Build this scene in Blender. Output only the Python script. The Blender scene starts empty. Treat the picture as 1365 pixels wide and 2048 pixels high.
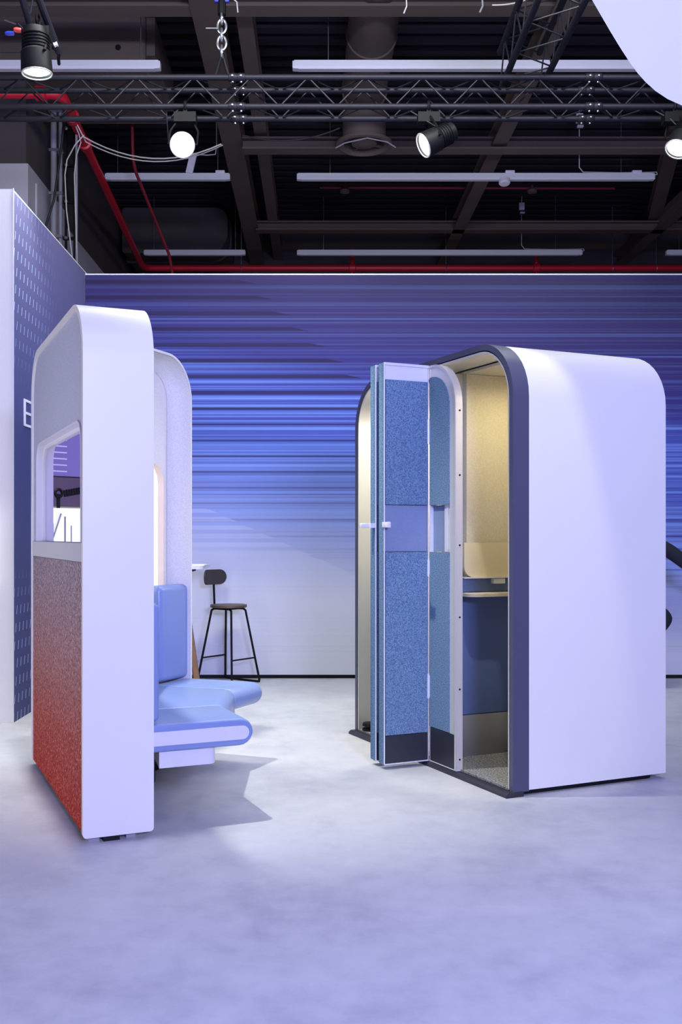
import bpy, bmesh, math, random
from mathutils import Vector, Matrix

# ------------------------------------------------------------------ camera
sc = bpy.context.scene
COL = sc.collection
CAMZ = 1.30
FPX = 2000.0
cd = bpy.data.cameras.new('camera')
cam = bpy.data.objects.new('camera', cd)
COL.objects.link(cam)
cam.location = (0, 0, CAMZ)
cam.rotation_euler = (math.pi / 2, 0, 0)
cd.sensor_width = 36.0
cd.sensor_fit = 'AUTO'
cd.lens = FPX / 2048 * 36.0
cd.shift_x = (682.5 - 635) / 2048
cd.shift_y = (1072 - 1024) / 2048
cd.clip_start = 0.05
cd.clip_end = 100
sc.camera = cam

# ------------------------------------------------------------------ world, exposure
sc.view_settings.view_transform = 'Standard'
sc.view_settings.look = 'None'
sc.view_settings.gamma = 1.0
sc.view_settings.use_curve_mapping = False
sc.view_settings.exposure = 0.0
w = bpy.data.worlds.new('hall_ambient')
sc.world = w
w.use_nodes = True
w.node_tree.nodes['Background'].inputs[0].default_value = (0.42, 0.42, 1.0, 1)
w.node_tree.nodes['Background'].inputs[1].default_value = 0.16


def light(name, kind, loc, target, energy, color, size=0.3, size_y=None, spot=60, blend=0.4):
    d = bpy.data.lights.new(name, kind)
    o = bpy.data.objects.new(name, d)
    COL.objects.link(o)
    o.location = loc
    v = Vector(target) - Vector(loc)
    o.rotation_euler = v.to_track_quat('-Z', 'Y').to_euler()
    d.energy = energy
    d.color = color
    if kind == 'AREA':
        d.size = size
        if size_y:
            d.shape = 'RECTANGLE'
            d.size_y = size_y
    else:
        d.shadow_soft_size = size
    if kind == 'SPOT':
        d.spot_size = math.radians(spot)
        d.spot_blend = blend
    return o


PURPLE = (0.49, 0.51, 1.0)
WHITE = (0.98, 1.0, 0.86)
# unseen blue violet fill, added to stand in for stand wash lamps
light('wash_fill_front', 'AREA', (2.2, -3.2, 3.2), (0.7, 5.5, 1.2), 690, PURPLE, 2.2, 1.0)
light('wash_fill_overhead', 'AREA', (1.2, 1.4, 5.6), (0.5, 2.6, 0.0), 150, (0.42, 0.43, 1.0), 3.0, 1.2)
# white lamp over the right booth front, above the frame
light('stage_beam_booth', 'SPOT', (0.70, 3.55, 5.3), (0.99, 5.50, 0.45), 300, WHITE, 0.05, None, 17, 0.35)
# unseen fill added to brighten the hall ceiling
light('ceiling_fill', 'AREA', (1.5, 13.0, 3.2), (1.5, 13.6, 7.0), 26, (0.75, 0.70, 1.0), 6.0, 3.0)
# white lamps of the cross truss
light('stage_beam_left', 'SPOT', (-1.10, 8.02, 4.50), (0.1, 6.8, 0.0), 115, WHITE, 0.09, None, 60, 0.8)
light('stage_beam_right', 'SPOT', (0.86, 8.00, 4.45), (-0.6, 6.5, 0.0), 160, WHITE, 0.09, None, 58, 0.8)
light('stage_beam_far_right', 'SPOT', (2.92, 8.00, 4.45), (2.4, 7.0, 0.0), 420, WHITE, 0.09, None, 70, 0.8)
light('stage_beam_far_left', 'SPOT', (-1.95, 6.98, 4.50), (-1.95, 7.25, 0.0), 230, WHITE, 0.09, None, 70, 0.8)
# white lamp hanging over the niche, above the frame
light('stage_beam_niche', 'SPOT', (-1.23, 4.90, 4.4), (-0.25, 5.9, 0.0), 540, WHITE, 0.05, None, 58, 0.7)
light('left_fill', 'AREA', (-3.6, 3.4, 0.9), (-1.4, 5.0, 1.9), 42, (0.93, 0.88, 1.0), 1.0, 1.2)  # unseen neutral fill added to lift the niche's left side
light('back_wall_fill', 'AREA', (0.4, 6.6, 5.6), (0.4, 9.1, 0.5), 230, (0.94, 0.97, 0.93), 5.0, 0.3)  # unseen fill added to brighten the back graphic

# ------------------------------------------------------------------ helpers
def lin(c):
    out = []
    for v in c:
        v = v / 255.0
        out.append(v / 12.92 if v <= 0.04045 else ((v + 0.055) / 1.055) ** 2.4)
    return (out[0], out[1], out[2], 1.0)


def mat(name, rgb, rough=0.5, metal=0.0, bump=0.0, bscale=200.0, mottle=0.0, mscale=3.0, spec=0.5):
    m = bpy.data.materials.new(name)
    m.use_nodes = True
    nt = m.node_tree
    b = nt.nodes['Principled BSDF']
    b.inputs['Base Color'].default_value = lin(rgb)
    b.inputs['Roughness'].default_value = rough
    b.inputs['Metallic'].default_value = metal
    b.inputs['Specular IOR Level'].default_value = spec
    tc = nt.nodes.new('ShaderNodeTexCoord')
    n2 = nt.nodes.new('ShaderNodeTexNoise')
    n2.inputs['Scale'].default_value = mscale
    n2.inputs['Detail'].default_value = 4
    nt.links.new(tc.outputs['Object'], n2.inputs['Vector'])
    mx = nt.nodes.new('ShaderNodeMix')
    mx.data_type = 'RGBA'
    mx.blend_type = 'MULTIPLY'
    mx.inputs[0].default_value = max(mottle, 0.02)
    mx.inputs[6].default_value = lin(rgb)
    rp = nt.nodes.new('ShaderNodeValToRGB')
    rp.color_ramp.elements[0].position = 0.3
    rp.color_ramp.elements[0].color = (0.55, 0.55, 0.55, 1)
    rp.color_ramp.elements[1].position = 0.7
    nt.links.new(n2.outputs['Fac'], rp.inputs['Fac'])
    nt.links.new(rp.outputs['Color'], mx.inputs[7])
    nt.links.new(mx.outputs[2], b.inputs['Base Color'])
    if bump > 0:
        n = nt.nodes.new('ShaderNodeTexNoise')
        n.inputs['Scale'].default_value = bscale
        n.inputs['Detail'].default_value = 3
        nt.links.new(tc.outputs['Object'], n.inputs['Vector'])
        bp = nt.nodes.new('ShaderNodeBump')
        bp.inputs['Strength'].default_value = bump
        bp.inputs['Distance'].default_value = 0.003
        nt.links.new(n.outputs['Fac'], bp.inputs['Height'])
        nt.links.new(bp.outputs['Normal'], b.inputs['Normal'])
    return m


def felt(name, c1, c2, scale=180.0, rough=0.95):
    """two-tone fibre felt"""
    m = bpy.data.materials.new(name)
    m.use_nodes = True
    nt = m.node_tree
    b = nt.nodes['Principled BSDF']
    b.inputs['Roughness'].default_value = rough
    b.inputs['Specular IOR Level'].default_value = 0.15
    tc = nt.nodes.new('ShaderNodeTexCoord')
    n = nt.nodes.new('ShaderNodeTexNoise')
    n.inputs['Scale'].default_value = scale
    n.inputs['Detail'].default_value = 5
    n.inputs['Roughness'].default_value = 0.75
    nt.links.new(tc.outputs['Object'], n.inputs['Vector'])
    rp = nt.nodes.new('ShaderNodeValToRGB')
    rp.color_ramp.elements[0].position = 0.38
    rp.color_ramp.elements[0].color = lin(c1)
    rp.color_ramp.elements[1].position = 0.62
    rp.color_ramp.elements[1].color = lin(c2)
    nt.links.new(n.outputs['Fac'], rp.inputs['Fac'])
    nt.links.new(rp.outputs['Color'], b.inputs['Base Color'])
    bp = nt.nodes.new('ShaderNodeBump')
    bp.inputs['Strength'].default_value = 0.35
    bp.inputs['Distance'].default_value = 0.002
    nt.links.new(n.outputs['Fac'], bp.inputs['Height'])
    nt.links.new(bp.outputs['Normal'], b.inputs['Normal'])
    return m


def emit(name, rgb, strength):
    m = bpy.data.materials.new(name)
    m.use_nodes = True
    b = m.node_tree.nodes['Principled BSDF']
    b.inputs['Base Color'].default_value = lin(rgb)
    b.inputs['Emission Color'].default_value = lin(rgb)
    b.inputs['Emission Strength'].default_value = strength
    return m


class MB:
    """collects boxes, tubes, prisms; build() links them as ONE mesh object"""

    def __init__(self):
        self.bm = bmesh.new()

    def box(self, x0, x1, y0, y1, z0, z1, bevel=0.0, seg=2):
        r = bmesh.ops.create_cube(self.bm, size=1.0)
        vs = r['verts']
        bmesh.ops.scale(self.bm, vec=(abs(x1 - x0), abs(y1 - y0), abs(z1 - z0)), verts=vs)
        bmesh.ops.translate(self.bm, vec=((x0 + x1) / 2, (y0 + y1) / 2, (z0 + z1) / 2), verts=vs)
        if bevel > 0:
            es = list({e for v in vs for e in v.link_edges})
            bmesh.ops.bevel(self.bm, geom=es, offset=bevel, segments=seg, profile=0.5, affect='EDGES')
        return self

    def obox(self, c, ax, ay, az, hx, hy, hz):
        """oriented box, axes ax ay az (unit vectors), half sizes"""
        c = Vector(c); ax = Vector(ax); ay = Vector(ay); az = Vector(az)
        vs = []
        for i in (-1, 1):
            for j in (-1, 1):
                for k in (-1, 1):
                    vs.append(self.bm.verts.new(c + ax * hx * i + ay * hy * j + az * hz * k))
        for f in ((0, 1, 3, 2), (4, 6, 7, 5), (0, 4, 5, 1), (2, 3, 7, 6), (0, 2, 6, 4), (1, 5, 7, 3)):
            self.bm.faces.new([vs[q] for q in f])
        return self

    def tube(self, pts, r, n=8, cap=True, r2=None):
        pts = [Vector(p) for p in pts]
        rings = []
        up = None
        for i, p in enumerate(pts):
            if i == 0:
                d = pts[1] - p
            elif i == len(pts) - 1:
                d = p - pts[i - 1]
            else:
                d = (pts[i + 1] - p).normalized() + (p - pts[i - 1]).normalized()
            d.normalize()
            if up is None:
                a = Vector((0, 0, 1)) if abs(d.z) < 0.9 else Vector((1, 0, 0))
                up = (a - d * a.dot(d)).normalized()
            else:
                up = (up - d * up.dot(d))
                if up.length < 1e-6:
                    up = d.orthogonal()
                up.normalize()
            s = d.cross(up)
            rr = r if r2 is None else r + (r2 - r) * i / (len(pts) - 1)
            rings.append([self.bm.verts.new(p + (up * math.cos(2 * math.pi * k / n) + s * math.sin(2 * math.pi * k / n)) * rr) for k in range(n)])
        for a, b in zip(rings[:-1], rings[1:]):
            for k in range(n):
                self.bm.faces.new((a[k], a[(k + 1) % n], b[(k + 1) % n], b[k]))
        if cap:
            self.bm.faces.new(rings[0][::-1])
            self.bm.faces.new(rings[-1])
        return self

    def torus(self, c, ax, ay, R, r, n=20, m=8, sx=1.0, arc=2 * math.pi):
        c = Vector(c); ax = Vector(ax); ay = Vector(ay); az = ax.cross(ay)
        rings = []
        for i in range(n):
            t = 2 * math.pi * i / n
            rad = ax * math.cos(t) + ay * math.sin(t)
            p = c + ax * math.cos(t) * R * sx + ay * math.sin(t) * R
            rings.append([self.bm.verts.new(p + rad * r * math.cos(2 * math.pi * k / m) + az * r * math.sin(2 * math.pi * k / m)) for k in range(m)])
        for i in range(n):
            a = rings[i]; b = rings[(i + 1) % n]
            for k in range(m):
                self.bm.faces.new((a[k], a[(k + 1) % m], b[(k + 1) % m], b[k]))
        return self

    def lathe(self, prof, c, axis, n=24, cap0=True, cap1=True):
        """prof: (radius, height along axis)"""
        c = Vector(c); axis = Vector(axis).normalized()
        u = axis.orthogonal().normalized(); v = axis.cross(u)
        rings = []
        for r, h in prof:
            rings.append([self.bm.verts.new(c + axis * h + (u * math.cos(2 * math.pi * k / n) + v * math.sin(2 * math.pi * k / n)) * r) for k in range(n)])
        for a, b in zip(rings[:-1], rings[1:]):
            for k in range(n):
                self.bm.faces.new((a[k], a[(k + 1) % n], b[(k + 1) % n], b[k]))
        if cap0:
            self.bm.faces.new(rings[0][::-1])
        if cap1:
            self.bm.faces.new(rings[-1])
        return self

    def prism(self, poly, f0, f1):
        """poly: list of 2D points; f0/f1 map (a,b)->3D for the two end faces"""
        A = [self.bm.verts.new(f0(*p)) for p in poly]
        B = [self.bm.verts.new(f1(*p)) for p in poly]
        n = len(poly)
        for i in range(n):
            self.bm.faces.new((A[i], A[(i + 1) % n], B[(i + 1) % n], B[i]))
        self.bm.faces.new(A[::-1])
        self.bm.faces.new(B)
        return self

    def band(self, outer, inner, f0, f1):
        """open band between two equal-length profiles, extruded f0->f1, all sides closed"""
        n = len(outer)
        oA = [self.bm.verts.new(f0(*p)) for p in outer]
        oB = [self.bm.verts.new(f1(*p)) for p in outer]
        iA = [self.bm.verts.new(f0(*p)) for p in inner]
        iB = [self.bm.verts.new(f1(*p)) for p in inner]
        for i in range(n - 1):
            self.bm.faces.new((oA[i], oA[i + 1], oB[i + 1], oB[i]))
            self.bm.faces.new((iA[i + 1], iA[i], iB[i], iB[i + 1]))
            self.bm.faces.new((oA[i + 1], oA[i], iA[i], iA[i + 1]))
            self.bm.faces.new((oB[i], oB[i + 1], iB[i + 1], iB[i]))
        for i in (0, n - 1):
            self.bm.faces.new((oA[i], oB[i], iB[i], iA[i]))
        return self

    def build(self, name, m, parent=None, smooth=True, angle=35, kind=None, label=None):
        bmesh.ops.recalc_face_normals(self.bm, faces=self.bm.faces)
        me = bpy.data.meshes.new(name)
        self.bm.to_mesh(me)
        self.bm.free()
        if smooth:
            me.polygons.foreach_set('use_smooth', [True] * len(me.polygons))
            try:
                me.set_sharp_from_angle(angle=math.radians(angle))
            except Exception:
                pass
        if m is not None:
            me.materials.append(m)
        o = bpy.data.objects.new(name, me)
        COL.objects.link(o)
        if parent is not None:
            o.parent = parent
        if kind:
            o['kind'] = kind
        if label:
            o['label'] = label
        return o


def tag(o, label, cat, group=None):
    o['label'] = label
    o['category'] = cat
    if group:
        o['group'] = group
    return o


def thing(name, label, cat, loc=(0, 0, 0), rz=0.0, group=None):
    o = bpy.data.objects.new(name, None)
    COL.objects.link(o)
    o.location = loc
    o.rotation_euler = (0, 0, rz)
    o.empty_display_size = 0.1
    return tag(o, label, cat, group)


def copy_tree(o, parent=None):
    c = o.copy()
    COL.objects.link(c)
    c.parent = parent
    for ch in list(o.children):
        copy_tree(ch, c)
    return c


def child_copy(o, parent, loc=(0, 0, 0), rot=None):
    c = o.copy()
    COL.objects.link(c)
    c.parent = parent
    c.location = loc
    if rot:
        c.rotation_euler = rot
    return c


def px(x, y, Y):
    """world point seen at pixel (x, y) at depth Y (measuring aid)"""
    return Vector(((x - 635) / FPX * Y, Y, CAMZ - (y - 1072) / FPX * Y))


def arch(W, H, R, z0, inset=0.0, n=10, left=True, right=True):
    """open arch profile (y, z): up the y=0 side, over, down the y=W side"""
    a = inset; b = W - inset; t = H - inset; r = max(R - inset, 0.01)
    p = [(a, z0)]
    if left:
        for k in range(n + 1):
            th = math.pi - k * math.pi / 2 / n
            p.append((a + r + r * math.cos(th), t - r + r * math.sin(th)))
    else:
        p.append((a, t))
    if right:
        for k in range(n + 1):
            th = math.pi / 2 - k * math.pi / 2 / n
            p.append((b - r + r * math.cos(th), t - r + r * math.sin(th)))
    else:
        p.append((b, t))
    p.append((b, z0))
    return p


def rrect(x0, x1, z0, z1, rs, n=6):
    """rounded rectangle polygon; rs = radii (x0z0, x1z0, x1z1, x0z1)"""
    out = []
    for (cx, cz, r, a0) in ((x0, z0, rs[0], 180), (x1, z0, rs[1], 270), (x1, z1, rs[2], 0), (x0, z1, rs[3], 90)):
        if r <= 0:
            out.append((cx, cz))
            continue
        sx = 1 if cx == x0 else -1
        sz = 1 if cz == z0 else -1
        for k in range(n + 1):
            a = math.radians(a0 + 90 * k / n)
            out.append((cx + sx * r + r * math.cos(a), cz + sz * r + r * math.sin(a)))
    return out


def at_x(x):
    return lambda a, b: Vector((x, a, b))


def at_y(y):
    return lambda a, b: Vector((a, y, b))


def at_z(z):
    return lambda a, b: Vector((a, b, z))


# ------------------------------------------------------------------ materials
M = {}
M['shell'] = mat('white_laminate', (234, 232, 226), 0.42, mottle=0.02)
M['rim'] = mat('white_rim', (226, 226, 232), 0.5)
M['sill'] = mat('black_sill', (44, 44, 52), 0.45)
M['dark_ring'] = mat('graphite_plastic', (76, 78, 100), 0.42, bump=0.15, bscale=400)
M['black'] = mat('black_plastic', (16, 16, 20), 0.55, spec=0.25)
M['black_metal'] = mat('black_powder_coat', (13, 13, 16), 0.6, spec=0.2)
M['alu'] = mat('brushed_aluminium', (214, 212, 206), 0.38, metal=0.35)
M['alu_white'] = mat('satin_white_metal', (225, 225, 232), 0.35, metal=0.1)
M['warm_felt'] = felt('warm_white_felt', (226, 222, 212), (240, 236, 226), 140)
M['cream'] = felt('cream_felt', (204, 198, 180), (220, 214, 196), 140)
M['pale_felt'] = felt('pale_grey_felt', (214, 212, 206), (232, 230, 224), 140)
M['grey_felt'] = felt('grey_felt', (178, 184, 202), (206, 210, 224), 150)
M['blue_felt'] = felt('teal_blue_felt', (66, 94, 128), (132, 160, 186), 165)
M['flat_blue'] = felt('flat_blue_felt', (122, 136, 168), (136, 150, 182), 300)
M['navy'] = felt('navy_upholstery', (102, 120, 168), (112, 130, 178), 300)
M['blue_leather'] = mat('sky_blue_upholstery', (130, 150, 198), 0.30, bump=0.08, bscale=260, mottle=0.05)
M['white_plain'] = mat('white_lacquer', (222, 220, 228), 0.4)
M['kick'] = mat('dark_kick_plate', (42, 44, 54), 0.45)
M['skirt'] = mat('steel_skirting', (170, 170, 176), 0.35, metal=0.6, mottle=0.25, mscale=6)
M['mat'] = felt('speckled_mat', (26, 26, 30), (170, 170, 172), 110)
M['wood'] = mat('pale_wood', (234, 218, 196), 0.5, mottle=0.15, mscale=9)
M['wood_dark'] = mat('dark_stained_wood', (92, 78, 62), 0.5, mottle=0.35, mscale=14)
M['wood_mid'] = mat('walnut_leg', (128, 92, 62), 0.5, mottle=0.3, mscale=12)
M['charcoal'] = mat('charcoal_plywood', (58, 52, 54), 0.6, mottle=0.2, mscale=10)
M['beam'] = mat('brown_steel', (98, 86, 78), 0.7, mottle=0.2)
M['deck'] = mat('dark_deck', (30, 26, 40), 0.8, mottle=0.3)
M['hall'] = mat('dark_hall_wall', (78, 72, 74), 0.85, mottle=0.3)
M['hall_white'] = mat('hall_wall_white', (190, 188, 196), 0.7, mottle=0.1)
M['red'] = mat('red_pipe_paint', (200, 22, 48), 0.4)
M['dark_red'] = mat('dark_red_pipe_paint', (122, 20, 38), 0.5)
M['lamp_white'] = mat('luminaire_white', (222, 222, 232), 0.45)
M['conduit'] = mat('grey_conduit', (150, 150, 160), 0.5)
M['cable'] = mat('white_cable', (210, 206, 200), 0.6)
M['black_cable'] = mat('black_cable', (24, 24, 28), 0.6)
M['chain'] = mat('galvanised_steel', (190, 192, 200), 0.3, metal=0.9)
M['truss'] = mat('black_truss', (26, 26, 36), 0.5, spec=0.3)
M['bolt'] = mat('bright_bolt', (150, 150, 165), 0.35, metal=0.9)
M['amber'] = mat('amber_tape', (200, 140, 40), 0.5)
M['lens'] = emit('lamp_lens', (240, 250, 255), 9.0)
M['led'] = emit('warm_led', (255, 226, 170), 3.0)
M['red_plug'] = mat('red_connector', (214, 60, 50), 0.4)
M['blue_plug'] = mat('blue_connector', (50, 60, 170), 0.4)
M['coat'] = mat('dark_clothing', (24, 27, 44), 0.85, bump=0.2, bscale=90)
M['skin'] = mat('skin', (205, 160, 135), 0.55)
M['hair'] = mat('dark_hair', (40, 28, 22), 0.6, bump=0.4, bscale=150)
M['eye'] = mat('eye_white', (235, 235, 235), 0.2)
M['shoe'] = mat('black_shoe', (16, 16, 18), 0.4)
M['white_print'] = mat('white_lettering', (240, 240, 248), 0.5)
M['paper'] = mat('paper', (240, 240, 242), 0.7)


def nodes_of(name):
    m = bpy.data.materials.new(name)
    m.use_nodes = True
    return m, m.node_tree, m.node_tree.nodes['Principled BSDF']


class NG:
    """tiny node-expression helper"""

    def __init__(self, nt):
        self.nt = nt

    def _in(self, sock, v):
        if isinstance(v, (int, float)):
            sock.default_value = v
        else:
            self.nt.links.new(v, sock)

    def m(self, op, a, b=0.0, c=None, clamp=False):
        n = self.nt.nodes.new('ShaderNodeMath')
        n.operation = op
        n.use_clamp = clamp
        self._in(n.inputs[0], a)
        self._in(n.inputs[1], b)
        if c is not None:
            self._in(n.inputs[2], c)
        return n.outputs[0]

    def sstep(self, x, a, b):
        n = self.nt.nodes.new('ShaderNodeMapRange')
        n.interpolation_type = 'SMOOTHSTEP'
        self._in(n.inputs['Value'], x)
        n.inputs['From Min'].default_value = a
        n.inputs['From Max'].default_value = b
        return n.outputs[0]

    def noise(self, vec, scale, detail=2.0, rough=0.5):
        n = self.nt.nodes.new('ShaderNodeTexNoise')
        self.nt.links.new(vec, n.inputs['Vector'])
        n.inputs['Scale'].default_value = scale
        n.inputs['Detail'].default_value = detail
        n.inputs['Roughness'].default_value = rough
        return n.outputs['Fac']

    def vec(self, x, y, z):
        n = self.nt.nodes.new('ShaderNodeCombineXYZ')
        self._in(n.inputs[0], x); self._in(n.inputs[1], y); self._in(n.inputs[2], z)
        return n.outputs[0]

    def ramp(self, f, stops, interp='LINEAR'):
        n = self.nt.nodes.new('ShaderNodeValToRGB')
        cr = n.color_ramp
        cr.interpolation = interp
        while len(cr.elements) < len(stops):
            cr.elements.new(0.5)
        for e, (p, c) in zip(cr.elements, stops):
            e.position = p
            e.color = c if len(c) == 4 else lin(c)
        self.nt.links.new(f, n.inputs['Fac'])
        return n.outputs['Color']

    def mix(self, f, a, b, mode='MIX'):
        n = self.nt.nodes.new('ShaderNodeMix')
        n.data_type = 'RGBA'
        n.blend_type = mode
        self._in(n.inputs[0], f)
        for s, v in ((n.inputs[6], a), (n.inputs[7], b)):
            if isinstance(v, tuple):
                s.default_value = v if len(v) == 4 else lin(v)
            else:
                self.nt.links.new(v, s)
        return n.outputs[2]


def coords(nt):
    tc = nt.nodes.new('ShaderNodeTexCoord')
    sp = nt.nodes.new('ShaderNodeSeparateXYZ')
    nt.links.new(tc.outputs['Object'], sp.inputs[0])
    return tc.outputs['Object'], sp.outputs[0], sp.outputs[1], sp.outputs[2]


# printed streak graphic of the back wall
def graphic_material():
    m, nt, b = nodes_of('streak_print')
    g = NG(nt)
    V, X, Y, Z = coords(nt)
    # the bands sink to the right
    v = g.m('ADD', Z, g.m('MULTIPLY', g.m('ADD', X, 1.0), 0.14))
    base = g.ramp(g.m('DIVIDE', v, 4.2), [
        (0.00, (228, 228, 232)), (0.20, (212, 214, 226)), (0.31, (164, 172, 212)),
        (0.42, (122, 138, 204)), (0.53, (84, 104, 184)), (0.64, (72, 86, 170)),
        (0.72, (54, 50, 118)), (0.82, (52, 45, 96)), (0.95, (50, 44, 80))])
    # fine and broad horizontal lines; they drift very slowly along x
    lv = g.vec(g.m('MULTIPLY', X, 0.001), 0.0, Z)
    n1 = g.noise(lv, 26.0, 2.0, 0.6)
    lv2 = g.vec(g.m('MULTIPLY', X, 0.0006), 3.7, Z)
    n2 = g.noise(lv2, 70.0, 1.0, 0.5)
    lv3 = g.vec(g.m('MULTIPLY', X, 0.004), 9.1, Z)
    n3 = g.noise(lv3, 9.0, 1.0, 0.5)
    # contrast is strongest in the blue belt
    belt = g.m('MULTIPLY', g.sstep(v, 1.15, 1.9), g.m('SUBTRACT', 1.0, g.m('MULTIPLY', g.sstep(v, 2.6, 3.1), 0.85)))
    lines = g.m('ADD', g.m('MULTIPLY', g.m('SUBTRACT', n1, 0.5), 1.5), g.m('MULTIPLY', g.m('SUBTRACT', n2, 0.5), 0.9))
    lines = g.m('ADD', lines, g.m('MULTIPLY', g.m('SUBTRACT', n3, 0.5), 0.5))
    lf = g.m('MULTIPLY', lines, g.m('ADD', g.m('MULTIPLY', belt, 1.3), 0.14))
    light_f = g.m('MULTIPLY', g.m('MAXIMUM', lf, 0.0), 1.6, clamp=True)
    dark_f = g.m('MULTIPLY', g.m('MAXIMUM', g.m('MULTIPLY', lf, -1.0), 0.0), 1.6, clamp=True)
    c = g.mix(light_f, base, (132, 164, 236))
    c = g.mix(dark_f, c, (54, 48, 128))
    # dark tapering strokes, each one row lower reaching further right
    PIT = 0.1437
    zz = g.m('DIVIDE', g.m('SUBTRACT', 3.632, Z), PIT)
    fr = g.m('FRACT', g.m('ADD', zz, 0.10))
    xe = g.m('ADD', -0.555, g.m('MULTIPLY', g.m('FLOOR', g.m('ADD', zz, 0.10)), 0.162))
    taper = g.m('DIVIDE', g.m('SUBTRACT', xe, X), 0.17, clamp=True)
    w0 = g.m('MULTIPLY', taper, g.m('ADD', 0.11, g.m('MULTIPLY', g.sstep(Z, 2.2, 2.8), 0.13)))
    inband = g.m('MULTIPLY', g.sstep(g.m('SUBTRACT', fr, g.m('SUBTRACT', 0.32, w0)), -0.02, 0.02),
                 g.m('SUBTRACT', 1.0, g.sstep(fr, 0.28, 0.36)))
    zone = g.m('MULTIPLY', g.sstep(Z, 1.35, 2.1), g.m('LESS_THAN', Z, 3.67))
    xr = g.m('SUBTRACT', 1.0, g.m('MULTIPLY', g.sstep(X, 1.6, 2.6), 0.6))
    zone = g.m('MULTIPLY', zone, xr)
    bz = g.m('MULTIPLY', g.m('MULTIPLY', g.sstep(fr, 0.46, 0.50), g.m('SUBTRACT', 1.0, g.sstep(fr, 0.56, 0.66))), belt)
    c = g.mix(g.m('MULTIPLY', bz, 0.5), c, (122, 156, 228))
    c = g.mix(g.m('MULTIPLY', g.m('MULTIPLY', inband, zone), 0.80), c, (38, 32, 66))
    # bright blue hairlines over the strokes
    hl = g.m('MULTIPLY', g.m('GREATER_THAN', n1, 0.69), g.m('MULTIPLY', g.sstep(Z, 2.3, 2.8), 0.7))
    c = g.mix(hl, c, (96, 116, 232))
    # pale wedges near the foot
    PIT2 = 0.0775
    z2 = g.m('DIVIDE', g.m('SUBTRACT', 1.59, Z), PIT2)
    x2 = g.m('ADD', -0.907, g.m('MULTIPLY', g.m('FLOOR', z2), 0.173))
    f2 = g.m('FRACT', z2)
    wedge = g.sstep(g.m('SUBTRACT', g.m('SUBTRACT', x2, X), g.m('MULTIPLY', g.m('SUBTRACT', 1.0, f2), 0.22)), -0.004, 0.006)
    strip = g.m('MAXIMUM', g.sstep(f2, 0.48, 0.54), g.m('SUBTRACT', 1.0, g.sstep(Z, 1.10, 1.22)))
    zone2 = g.m('MULTIPLY', g.m('LESS_THAN', Z, 1.59), g.m('GREATER_THAN', Z, 0.0))
    c = g.mix(g.m('MULTIPLY', g.m('MULTIPLY', wedge, strip), g.m('MULTIPLY', zone2, 0.27)), c, (204, 210, 232))
    nt.links.new(c, b.inputs['Base Color'])
    b.inputs['Roughness'].default_value = 0.6
    b.inputs['Specular IOR Level'].default_value = 0.2
    return m


M['graphic'] = graphic_material()


def dash_material():
    m, nt, b = nodes_of('dash_print')
    g = NG(nt)
    V, X, Y, Z = coords(nt)
    a = g.m('DIVIDE', g.m('ADD', Y, g.m('MULTIPLY', Z, -0.22)), 0.088)
    zr = g.m('DIVIDE', Z, 0.125)
    fa = g.m('FRACT', a)
    fb = g.m('FRACT', zr)
    d = g.m('MULTIPLY', g.m('LESS_THAN', fa, 0.15), g.m('LESS_THAN', fb, 0.50))
    # strong in the upper part, fading, faint again near the foot
    up = g.m('MULTIPLY', g.sstep(Z, 2.3, 3.1), g.m('SUBTRACT', 1.0, g.m('MULTIPLY', g.sstep(Z, 3.3, 3.75), 0.6)))
    lo = g.m('MULTIPLY', g.sstep(g.m('MULTIPLY', Z, -1.0), -1.15, -0.7), 0.7)
    fade = g.m('SUBTRACT', 1.0, g.m('MULTIPLY', g.sstep(Y, 7.2, 8.3), 1.0))
    f = g.m('MULTIPLY', d, g.m('MULTIPLY', g.m('ADD', up, lo, clamp=True), fade))
    base = g.ramp(g.m('DIVIDE', Z, 3.7), [(0.0, (66, 68, 116)), (0.5, (70, 76, 128)), (1.0, (112, 110, 152))])  # lighter towards the top: lamp light put into the base colour
    c = g.mix(f, base, (170, 190, 236))
    nt.links.new(c, b.inputs['Base Color'])
    b.inputs['Roughness'].default_value = 0.6
    b.inputs['Specular IOR Level'].default_value = 0.2
    return m


M['dash'] = dash_material()


def floor_material():
    m, nt, b = nodes_of('poured_floor')
    g = NG(nt)
    V, X, Y, Z = coords(nt)
    n1 = g.noise(g.vec(X, g.m('MULTIPLY', Y, 1.0), 0.0), 1.6, 6.0, 0.6)
    n2 = g.noise(V, 9.0, 5.0, 0.65)
    f = g.m('ADD', g.m('MULTIPLY', n1, 0.6), g.m('MULTIPLY', n2, 0.4))
    c = g.ramp(f, [(0.32, (166, 167, 178)), (0.5, (188, 189, 196)), (0.68, (200, 201, 206))])
    nt.links.new(c, b.inputs['Base Color'])
    r = g.m('ADD', 0.42, g.m('MULTIPLY', n2, 0.18))
    nt.links.new(r, b.inputs['Roughness'])
    b.inputs['Specular IOR Level'].default_value = 0.35
    bp = nt.nodes.new('ShaderNodeBump')
    bp.inputs['Strength'].default_value = 0.06
    bp.inputs['Distance'].default_value = 0.01
    nt.links.new(n2, bp.inputs['Height'])
    nt.links.new(bp.outputs['Normal'], b.inputs['Normal'])
    return m


M['floor'] = floor_material()


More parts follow.
